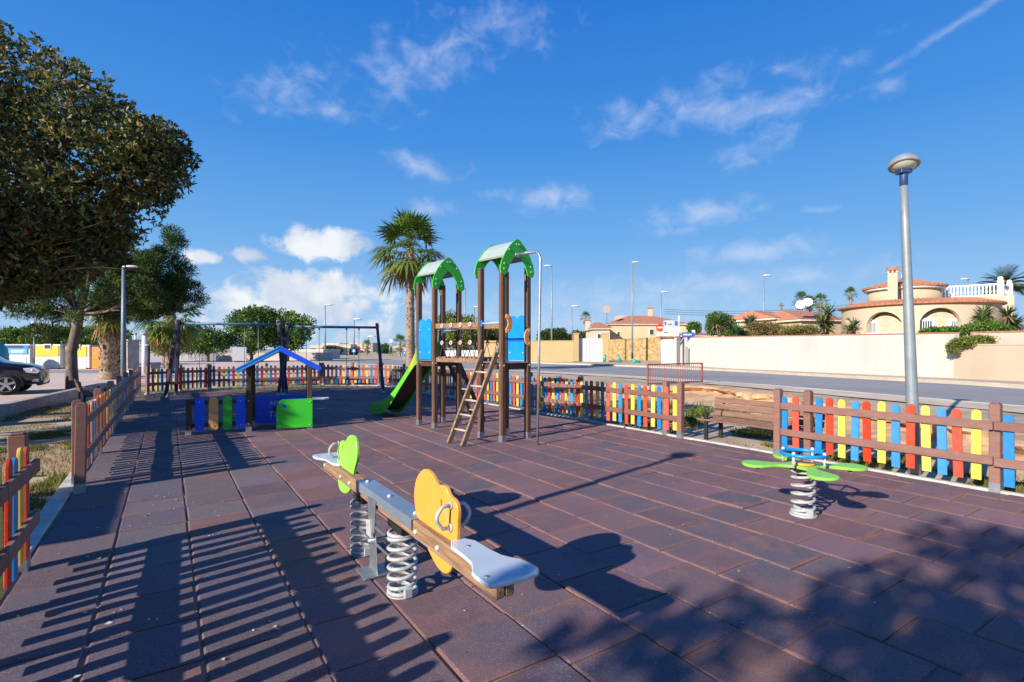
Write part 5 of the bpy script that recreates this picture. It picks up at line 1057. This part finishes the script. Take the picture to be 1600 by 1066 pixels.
for args in (('round bright green tree behind the playhouse roof', 352, 432, 474, 552, 58, 60, 9000, .30, BRIGHT, 11), ('large round dark green tree behind the inner swing legs', 405, 492, 482, 551, 60, 60, 9000, .30, BRIGHT, 12), ('bright green tree behind the left swing chains', 284, 362, 508, 556, 56, 55, 8000, .28, BRIGHT, 13), ('low green tree behind the short palm', 225, 296, 515, 560, 57, 45, 6000, .28, BRIGHT, 14),
             ('yellow green tree between the two climbing towers', 680, 752, 486, 552, 66, 55, 8000, .34, YLG, 15), ('yellow green tree behind the higher climbing tower', 735, 795, 502, 553, 70, 45, 7000, .34, YLG, 16)):
    bush(*args, name='round_tree', cat='tree', half=2.2, r=(.5, .95), trunk=True)
bush('long bright green hedge of clipped trees behind the recycling containers', -60, 214, 508, 552, 45, 170, 34000, .22, BRIGHT, 17, 'hedge', 'hedge', 1.4, (.4, .8))
bush('dark pine grove left of the white driveway gate above the ochre wall', 838, 893, 511, 545, 85, 45, 7000, .35, DKG, 18, 'tree_clump', 'trees', 2, (.5, 1.0), mat=NEEDLE); bush('darker pine grove just left of the slim distant palm', 880, 925, 516, 545, 92, 40, 6000, .35, DKG, 19, 'tree_clump', 'trees', 2, (.5, 1.0), mat=NEEDLE)
bush('dark leafy tree at the left end of the planted bed above the cream wall', 1102, 1146, 488, 526, 46, 40, 5000, .22, DKG + BRIGHT[:2], 20, 'round_tree', 'tree', 1.2, (.3, .6))
bush('rusty red shrub above the cream wall right of the agave', 1166, 1226, 502, 530, 37, 40, 6000, .13, RDG, 21); bush('olive and rust shrub above the cream wall near the spiky yucca', 1218, 1282, 507, 530, 34, 40, 6000, .12, RDG + YLG[:1], 22)
bush('small green bush behind the street name sign', 1072, 1096, 502, 524, 55, 20, 2500, .2, BRIGHT, 23); bush('dark low greenery under the agave', 1130, 1172, 515, 530, 41, 25, 3500, .16, BRIGHT, 24)
bush('trimmed green ivy hedge along the top of the cream wall at the round house', 1433, 1512, 511, 527, 24.5, 60, 9000, .10, BRIGHT, 25, 'ivy_hedge', 'hedge', .35, (.14, .24)); bush('leafy green bush under the broad yucca clump', 1508, 1578, 500, 528, 24.5, 60, 9000, .10, BRIGHT, 26, half=.5, r=(.16, .3))
bush('yellow green vine hanging over the beige wall', 1492, 1562, 524, 545, 19.6, 55, 6500, .085, YLG, 27, 'hanging_vine', 'vine', .25, (.10, .18), up=-.2); bush('thin straggling end of vine on the wall at the right edge', 1555, 1606, 524, 538, 19.3, 16, 1300, .08, YLG, 28, 'hanging_vine', 'vine', .2, (.08, .13), up=-.2); bush('small tuft of vine hanging from the corner of the cream wall', 1480, 1497, 533, 552, 19.9, 12, 900, .085, YLG, 29, 'hanging_vine', 'vine', .15, (.09, .14), up=-.3)
for x, d, r, lab in ((915, 15.5, .45, 'dry grey shrub on the road verge behind the right fence'), (868, 19, .4, 'low straggly weed on the verge left of the dry grey shrub'), (1093, 12.0, .2, 'green weed clump under the rusty railing'), (1075, 10.6, .17, 'small green weed at the gap beside the bench')):
    p = W((x - 800) / 815 * d, d); gz = ground_z(p.x, p.y); t = thing('weed_clump', lab, 'weed', (p.x, p.y, gz)); cl = [(random.gauss(0, r * .5), random.gauss(0, r * .5), random.uniform(.05, r * .7), r * .4, .8) for _ in range(9)]
    leaves('foliage', cl, 900, .10, .02, (YLG if 'green' in lab else [(.26, .22, .12, 2), (.2, .2, .08, 1)]), t, seed=int(x), up=.8)

# ------------------------------------------------------------------ left street furniture
k = 37 / 815
CW = M('container_white', (.62, .60, .54), .6, var=.1, dirt=((.45, .42, .36), .5)); CB = M('container_blue', (.03, .17, .5), .5, var=.1); CY = M('container_yellow', (.80, .46, .02), .5, var=.08); CO = M('container_orange', (.82, .22, .02), .5, var=.08); CGR = M('container_grey', (.30, .29, .27), .6, var=.12)
def container(label, x0, x1, yt, band, slot, seed):
    p = D((x0 + x1) / 2, 545, 37); t = thing('recycling_container', label, 'recycling container', (p.x, p.y, .1), VIEW_RZ, 'recycling containers in a row across the street'); w_ = (x1 - x0) * k; h = 1.45 + (545 - yt) * k - .05
    b = MB().box((0, .7, h / 2 + .04), (w_, 1.4, h - .08)).build('body', CW if band is not CO else CO, t, bevel=.03); MB().box((w_ / 2 + .012, .7, h / 2), (.03, 1.3, h - .2)).build('side_panel', CGR if band is not CO else M('container_dull_orange', (.5, .16, .06), .6), t)
    mb = MB(); [mb.box((-.05 * w_, -.012, .12 + .21 * i), (w_ * .82, .03, .17)) for i in range(4)]; mb.build('front_slat', CW if band is not CO else CO, t, bevel=.006)
    if band is CY: MB().box((-.04 * w_, -.02, h * .73), (w_ * .86, .05, h * .42)).build('colour_band', CY, t, bevel=.01); s_ = MB().box((0, -.05, h * .90), (.52, .06, .40)).build('opening_frame', CW, t, bevel=.01); MB().box((0, -.085, h * .90), (.38, .03, .24)).build('opening', BLACKM, s_)
    elif band is CB:
        MB().box((0, -.02, h * .90), (w_ * .94, .05, .22)).build('colour_band', CB, t, bevel=.01); MB().box((-.1, -.055, h * .91), (w_ * .62, .03, .12)).build('opening', BLACKM, t); l_ = MB().box((0, -.03, h * .72), (w_ * .84, .05, .40)).build('label_panel', M('label_blue', (.10, .30, .62), .5), t)
        MB().prism([(-.66, -.1), (-.42, -.1), (-.54, .12)], .01, (0, -.06, h * .72), (1, 0, 0)).box((.15, -.06, h * .72 + .05), (.95, .01, .09)).box((.10, -.06, h * .72 - .06), (.85, .01, .06)).build('label_print', M('label_print', (.6, .68, .78), .5), l_)
    return t
container('white container with a blue band and blue label for paper', 5, 47, 537, CB, 1, 1); container('yellow and white container directly right of the blue banded one', 54, 97, 537, CY, 1, 2); container('yellow and white container partly hidden by the pine trunk', 102, 140, 538, CY, 1, 3); container('bright orange container at the right end of the row', 143, 160, 541, CO, 0, 4)
p = D(-3, 545, 35); t = thing('bottle_bank', 'teal domed bottle bank cut off by the left edge', 'bottle bank', (p.x, p.y, .1)); MB().lathe([(.45, 0), (.52, .3), (.55, 1.0), (.5, 1.4), (.3, 1.75), (.02, 1.9)], n=20).build('body', M('teal_plastic', (.02, .25, .30), .5, var=.1), t); MB().lathe([(.555, .7), (.56, .8)], n=20).build('rim', BLACKM, t)
t = thing('street_sign', 'two white sign panels on a slim post in front of the hedge', 'sign', at_(53.5, 36, .1), VIEW_RZ); k = 36 / 815
MB().tube([(0, 0, -.1), (0, 0, 1.45 + 40 * k)], .05, 8).build('post', POLEM, t); MB().box((8 * k, -.08, 1.45 + 37 * k), (22 * k, .05, 10 * k)).build('upper_panel', M('pale_grey_panel', (.55, .57, .62), .5), t); q = MB().box((8 * k, -.08, 1.45 + 25 * k), (22 * k, .05, 13 * k)).build('lower_panel', SWH, t); MB().box((2 * k, -.11, 1.45 + 26 * k), (5 * k, .01, 6 * k)).build('red_emblem', M('faded_red', (.5, .25, .22), .5), q); MB().box((12 * k, -.11, 1.45 + 28 * k), (9 * k, .01, 2.5 * k)).box((12 * k, -.11, 1.45 + 24 * k), (9 * k, .01, 2 * k)).build('blue_print', M('faded_blue', (.25, .35, .62), .5), q)
t = thing('direction_sign', 'round blue road sign half hidden behind the pine trunk', 'road sign', at_(119, 38, .1), VIEW_RZ); MB().tube([(.1, 0, 0), (0, 0, 2.9)], .05, 8).build('post', BARK, t); MB().lathe([(.33, 0), (.33, .03)], (0, -.06, 2.85), 20, axis=(0, -1, 0)).build('sign_disc', M('bright_blue_sign', (.04, .28, .55), .5), t)
def hut(label, p, w_, dp, h, rz):
    t = thing('utility_hut', label, 'utility hut', p, rz); MB().box((0, 0, h / 2), (w_, dp, h)).build('walls', CONC, t, bevel=.02); MB().box((0, 0, h + .03), (w_ + .14, dp + .14, .09)).build('roof_slab', CONC, t, bevel=.01); MB().box((0, -dp / 2 - .015, h * .45), (w_ * .6, .03, h * .8)).build('door', M('dusty_metal_door', (.36, .30, .26), .7), t); return t
p = W((193 - 800) / 815 * 26.5, 26.5); hut('small concrete utility hut between the thick palm trunk and the lamp post', (p.x, p.y, .1), 1.05, .8, 1.84, VIEW_RZ)
hut('unseen hut shaped block added outside the picture on the left to shade the entrance gap', (-6.85, 5.3, .1), 1.3, 1.95, 2.45, 0)  # stand-in for an unidentified bulky object, added for its shadow on the gap
for x, d, h, r, lab in ((226, 30, 2.25, .14, 'white round post with a flat cap left of the short palm'), (211.5, 31, 2.3, .06, 'thin white post beside the utility hut'), (231.5, 29, 1.6, .09, 'dark blue round post beside the white capped post')):
    p = at_(x, d, .1); t = thing('round_post', lab, 'post', p); MB().tube([(0, 0, -.1), (0, 0, h)], r, 12).build('shaft', SWLEG if 'dark' in lab else WHITEP, t); MB().lathe([(r * 1.5, h), (r * 1.5, h + .1)], n=12).build('cap', CONC, t)
p = at_(240, 31, .1); t = thing('wheelie_bin', 'grey wheeled rubbish bin at the foot of the short palm', 'bin', p, .4); MB().prism([(-.24, 0), (.24, 0), (.30, .5), (-.30, .5)], .5, (0, 0, .08), (1, 0, 0)).build('body', CGR, t, bevel=.02); MB().box((0, 0, .62), (.64, .56, .07)).build('lid', M('bin_lid', (.36, .40, .46), .5), t, bevel=.02); MB().tube([(-.28, .22, .09), (.28, .22, .09)], .09, 10).build('wheels', BLACKM, t)
p = W((207.5 - 800) / 815 * 21, 21); t = thing('electric_box', 'small cream electric box behind the corner post of the left fence', 'electric box', (p.x, p.y, 0), VIEW_RZ); MB().box((0, 0, .35), (.32, .2, .7)).build('cabinet', CW, t, bevel=.01); MB().box((0, 0, .72), (.37, .25, .04)).build('lid', CW, t, bevel=.008)
# sports court wall, mesh fence and board
wall('court_wall', 'long pale wall of the sports court behind the swings', tuple(W((338 - 800) / 815 * 62, 62))[:2], tuple(W((520 - 800) / 815 * 66, 66))[:2], 0, 0, 1.0, 1.05, .2, M('pale_pink_wall', (.66, .56, .48), .9, var=.1, vs=.4, world=True))
t = thing('mesh_fence', 'low white mesh fence left of the pale court wall', 'fence', tuple(W((272 - 800) / 815 * 61, 61, .1)), VIEW_RZ); k = 61 / 815
for i in range(7): MB().tube([(11 * k * i, 0, -.1), (11 * k * i, 0, 1.25)], .04, 6).build('post', WHITEP, t)
mb = MB(); [mb.box((33 * k, 0, .1 + .19 * i), (66 * k, .015, .018)) for i in range(7)]; [mb.box((66 * k * i / 60, .0, .62), (.012, .012, 1.2)) for i in range(61)]; mb.build('mesh_panel', M('pale_mesh', (.5, .52, .52), .5), t)
t = thing('goal_board', 'plain grey board standing in front of the pale court wall', 'board', tuple(W((374 - 800) / 815 * 55, 55, .1)), VIEW_RZ); k = 55 / 815; MB().box((0, 0, .9), (22 * k, .08, 1.45)).build('panel', M('board_grey', (.30, .30, .33), .7, var=.1), t); [MB().box((s_ * 9 * k, .08, .45), (.08, .08, .95)).build('leg', SGN, t) for s_ in (-1, 1)]  # grey darkened so the colour carries the board's shaded side
t = thing('radio_mast', 'thin radio mast far behind the left trees', 'mast', tuple(W((289 - 800) / 815 * 160, 160)), 0); MB().tube([(0, 0, 0), (0, 0, 34)], [.35, .1], 6).build('mast', M('pale_mast', (.5, .5, .56), .6), t); mb = MB(); [mb.box((0, 0, 12 + 4 * i), (1.4, .1, .1)) for i in range(5)]; mb.build('cross_arm', SGN, t)
t = thing('utility_pole', 'wooden utility pole with wires above the terracotta roofs', 'utility pole', tuple(W((1221 - 800) / 815 * 58, 58)), VIEW_RZ); MB().tube([(0, 0, 0), (0, 0, 6.6)], [.14, .1], 8).build('pole', BARK, t); MB().box((0, 0, 6.35), (.6, .1, .1)).build('cross_arm', BARK, t)
mb = MB()
for q in (-.5, 0, .5): mb.tube([(-13 + 26 * i / 12, q * .3, 6.3 + q * .5 - 1.4 * (1 - ((i - 6) / 6) ** 2) * .5 + (6 - i) * -.1) for i in range(13)], .018, 5)
mb.build('wire', BLACKM, t)

# ------------------------------------------------------------------ cars
CARB = M('car_paint_black', (.012, .016, .026), .22, .2, var=.05, coat=.7, spec=.6); TYRE = M('tyre_rubber', (.015, .015, .016), .85, var=.2); RIM = M('alloy_rim', (.48, .49, .51), .3, .8, var=.1); TRIM = M('black_trim', (.02, .02, .022), .7, var=.1); HLG = M('headlight_glass', (.62, .66, .72), .12, var=.1, spec=.8); CHR = M('chrome', (.62, .64, .68), .18, .9, var=.05)
def car(label, loc, rz, grp=None):
    t = thing('parked_car', label, 'car', loc, rz, grp)          # local +x forward
    st = [(-2.0, .95, .72, .88, .80, .45), (-1.9, 1.45, .60, .98, .86, .32), (-1.5, 1.60, .62, 1.0, .88, .28), (-.4, 1.66, .63, .98, .90, .26), (.25, 1.60, .62, .98, .90, .26), (.55, 1.42, .64, .98, .90, .26), (1.0, 1.06, .72, .98, .90, .26), (1.3, 1.02, .76, .94, .89, .26), (1.75, .95, .72, .86, .86, .26), (1.98, .84, .64, .78, .80, .28), (2.06, .62, .60, .60, .74, .30)]
    vv = []; m = 13
    for (x, zt, wt, zb, wb, z0) in st:
        half = [(0, zt), (wt * .6, zt - .005), (wt * .93, zt - .03), (wt, zt - .08 if zt - zb > .1 else zt - .03), (wb, zb - .02), (wb + .015, zb - .2), (wb, z0)]
        vv += [(x, y, z) for y, z in half[::-1]] + [(x, -y, z) for y, z in half[1:]]
    ff = [(i * m + j, i * m + j + 1, (i + 1) * m + j + 1, (i + 1) * m + j) for i in range(len(st) - 1) for j in range(m - 1)] + [tuple(range(m))[::-1], tuple((len(st) - 1) * m + j for j in range(m))] + [((i + 1) * m, (i + 1) * m + m - 1, i * m + m - 1, i * m) for i in range(len(st) - 1)]
    mb = MB().add(vv, ff, 0, True); b = mb.build('body', CARB, t); md = b.modifiers.new('smooth', 'SUBSURF'); md.levels = 1; md.render_levels = 2
    for s_ in (-1, 1):
        MB().prism([(-1.45, .98), (.55, 1.0), (.22, 1.50), (-.2, 1.55), (-1.3, 1.48)][::1], .02, (0, s_ * .755, 0), (1, 0, 0)).build('side_window', GLZ, t).rotation_euler = (0, 0, 0)
        for x in (1.24, -1.22):
            a_ = MB().prism([(x + .40 * math.cos(R(a)), max(.26, .33 + .40 * math.sin(R(a)))) for a in range(-10, 191, 12)], .05, (0, s_ * .895, 0), (1, 0, 0)).build('wheel_arch', TRIM, t)
            w_ = MB().lathe([(.20, -.11), (.31, -.11), (.335, -.08), (.335, .08), (.31, .11), (.215, .11)], (x, s_ * .83, .335), 28, axis=(0, s_, 0)).build('wheel', TYRE, t)
            mb = MB().lathe([(.06, .10), (.06, .125), (.02, .13)], (x, s_ * .83, .335), 14, axis=(0, s_, 0)).lathe([(.205, .09), (.215, .118), (.225, .118), (.228, .09)], (x, s_ * .83, .335), 28, axis=(0, s_, 0)).lathe([(.20, .05), (.19, .055)], (x, s_ * .83, .335), 24, axis=(0, s_, 0), mi=1)
            for q in range(5):
                a = 2 * math.pi * q / 5 + .3; mb.bar((x + .04 * math.cos(a), s_ * .945, .335 + .04 * math.sin(a)), (x + .21 * math.cos(a), s_ * .945, .335 + .21 * math.sin(a)), .07, .03, up=(0, 1, 0))
            mb.build('rim', [RIM, TRIM], w_)
        hl = MB().prism([(1.62, .70), (1.96, .66), (2.02, .76), (1.90, .85), (1.62, .83)], .06, (0, s_ * .835, 0), (1, 0, 0)).box((1.91, s_ * .62, .72), (.09, .28, .14)).build('headlight', HLG, t, bevel=.012); MB().ball((1.95, s_ * .66, .72), .05, 10).ball((1.85, s_ * .835, .76), .05, 10).build('bulb', CHR, hl)
        MB().box((1.945, s_ * .66, .44), (.10, .22, .09)).box((1.9, s_ * .80, .44), (.16, .06, .09)).build('fog_lamp', M('fog_lamp_glass', (.30, .32, .34), .2), t, bevel=.012); MB().box((.35, s_ * .98, 1.06), (.16, .2, .13)).build('wing_mirror', CARB, t, bevel=.03)
    g = MB().box((1.965, 0, .70), (.07, .90, .15)).build('grille', TRIM, t, bevel=.012); mb = MB(); [mb.box((2.0, 0, .655 + .045 * i), (.02, .86, .018)) for i in range(3)]; mb.box((2.005, 0, .70), (.03, .15, .11)).build('grille_bar', CHR, g)
    MB().box((1.97, 0, .36), (.12, 1.5, .18)).build('bumper', TRIM, t, bevel=.03); n_ = MB().box((2.03, 0, .52), (.03, .50, .11)).build('number_plate', SWH, t); MB().box((2.047, -.02, .52), (.004, .40, .06)).build('plate_print', M('plate_print', (.35, .36, .4), .6), n_)
    MB().prism([(.30, 1.53), (.34, 1.55), (.93, 1.10), (.89, 1.07)], 1.2, (0, 0, 0), (1, 0, 0)).build('windscreen', GLZ, t)
    return t
c0 = car('black parked car with its front past the pine, cut off by the left edge', (-5.42, 23.05, .1), 0)
def far_car(label, x, d, colr, rz, sc=1):
    p = at_(x, d, .1); c = dup(c0, p, rz, label); c['group'] = 'cars parked far beyond the plaza'
    for b in c.children:
        if b.name.startswith('body'): b.material_slots[0].link = 'OBJECT'; b.material_slots[0].material = M('car_paint_' + colr[0], colr[1], .3, .1, var=.05, coat=.5)
    return c
for x, d, cc, rz, lab in ((474, 92, ('blue', (.05, .16, .34)), .5, 'pale blue car far beyond the plaza by the low white building'), (492, 96, ('navy', (.03, .06, .12)), .3, 'dark car far beyond the plaza left of the blue ones'), (516, 94, ('sky', (.12, .30, .46)), .4, 'light blue car far beyond the plaza under the right swing chains'), (530, 90, ('silver', (.45, .48, .5)), .2, 'silver car far beyond the plaza under the right swing'), (546, 92, ('white', (.7, .7, .7)), .6, 'white car far beyond the plaza near the pedestrian sign'), (558, 88, ('red', (.45, .05, .05)), .4, 'red car far beyond the plaza under the pedestrian sign'), (572, 95, ('cream', (.66, .64, .58)), .2, 'cream car far beyond the plaza left of the right swing leg'), (612, 100, ('grey', (.3, .3, .32)), .5, 'grey car far beyond the plaza between the swing and the palm'), (620, 94, ('pearl', (.62, .63, .66)), .4, 'pearl white car far beyond the plaza beside the tall palm')):
    far_car(lab, x, d * 2.0, cc, VIEW_RZ + rz)
# far buildings beyond the plaza
house('low white building behind the inner swing legs', 448, 505, 549, 540, 72, 7, HW, flat=True, wins=[(486, 556, 5, 7), (492, 556, 4, 7)], name='flat_roof_building', cat='building')
house('pale villa with red roof and dark windows behind the right swing', 498, 522, 545, 539, 120, 10, HW, 2, [(508, 549, 2.5, 4), (513, 549, 2.5, 4), (518, 549, 2.5, 4)])
rd = random.Random(5); names = ['stepped', 'broad', 'narrow', 'tall', 'low', 'plain', 'far right']
for i, (x0, x1, y, d, lab) in enumerate(((484, 506, 540.5, 210, 'far block of white flats left of the red roofed villa'), (504, 530, 537.5, 230, 'far block of white flats above the red roofed villa'), (528, 548, 539, 220, 'far cream block of flats left of the pedestrian sign'), (546, 560, 537.5, 240, 'far pale block of flats behind the pedestrian sign'), (558, 582, 536.5, 225, 'far white flats with stepped roofline beside the right swing leg'), (584, 604, 543, 260, 'low far building right of the swing legs'), (606, 634, 541.5, 200, 'low tan building left of the tall palm trunk'))):
    house(lab, x0, x1, y, y - 2, d, 14, HW if i % 2 else HC, flat=True, name='apartment_block', cat='flats', wins=[(x0 + (x1 - x0) * (q + .5) / 4, y + 5, 1.3, 2.2) for q in range(4)])
for i, (x0, x1, y, d, lab) in enumerate(((505, 535, 541, 118, 'leafy tree beside the red roofed villa'), (590, 614, 537, 150, 'far tree behind the right swing leg'), (660, 700, 535, 180, 'far tree line behind the slide'), (548, 556, 543, 120, 'small far tree under the pedestrian sign'))): bush(lab, x0, x1, y, 556, d, 26, 2600, .45, DKG + BRIGHT[:1], 60 + i, 'round_tree', 'tree', 2, (.6, 1.2))
for x, yy, d, lab, kind in ((553, 548, 70, 'square blue pedestrian crossing sign under the right swing beam', 's'), (632, 552, 42, 'round blue arrow sign left of the tall palm trunk', 'r')):
    t = thing('road_sign', lab, 'road sign', at_(x, d, .1), VIEW_RZ); k = d / 815; z = 1.45 + (545 - yy) * k; MB().tube([(0, 0, -.1), (0, 0, z)], .04, 8).build('post', POLEM, t)
    if kind == 's': q = MB().box((0, -.06, z), (6 * k, .03, 6 * k)).build('sign_plate', SBL, t); MB().prism([(-2 * k, -1.6 * k), (2 * k, -1.6 * k), (0, 2 * k)], .01, (0, -.08, z), (1, 0, 0)).build('white_triangle', SWH, q)
    else: q = MB().lathe([(3.6 * k, 0), (3.6 * k, .03)], (0, -.06, z), 20, axis=(0, -1, 0)).build('sign_disc', SBL, t); mb = MB(); mb.prism([(-1.5 * k, -1.6 * k), (-.5 * k, -1.6 * k), (.6 * k, .2 * k), (1.3 * k, -.4 * k), (1.5 * k, 1.7 * k), (-.6 * k, 1.2 * k), (.0, .7 * k)], .01, (0, -.10, z), (1, 0, 0)).build('white_arrow', SWH, q)
t = thing('small_billboard', 'small distant billboard on two legs left of the tall palm', 'billboard', at_(611, 110, .1), VIEW_RZ); k = 110 / 815; MB().box((0, 0, 1.45 + 12 * k), (6 * k, .2, 7 * k)).build('panel', M('billboard_grey', (.42, .44, .48), .6), t); [MB().tube([(s_ * 2 * k, .1, -.1), (s_ * 2 * k, .1, 1.45 + 10 * k)], .1, 6).build('leg', SGN, t) for s_ in (-1, 1)]
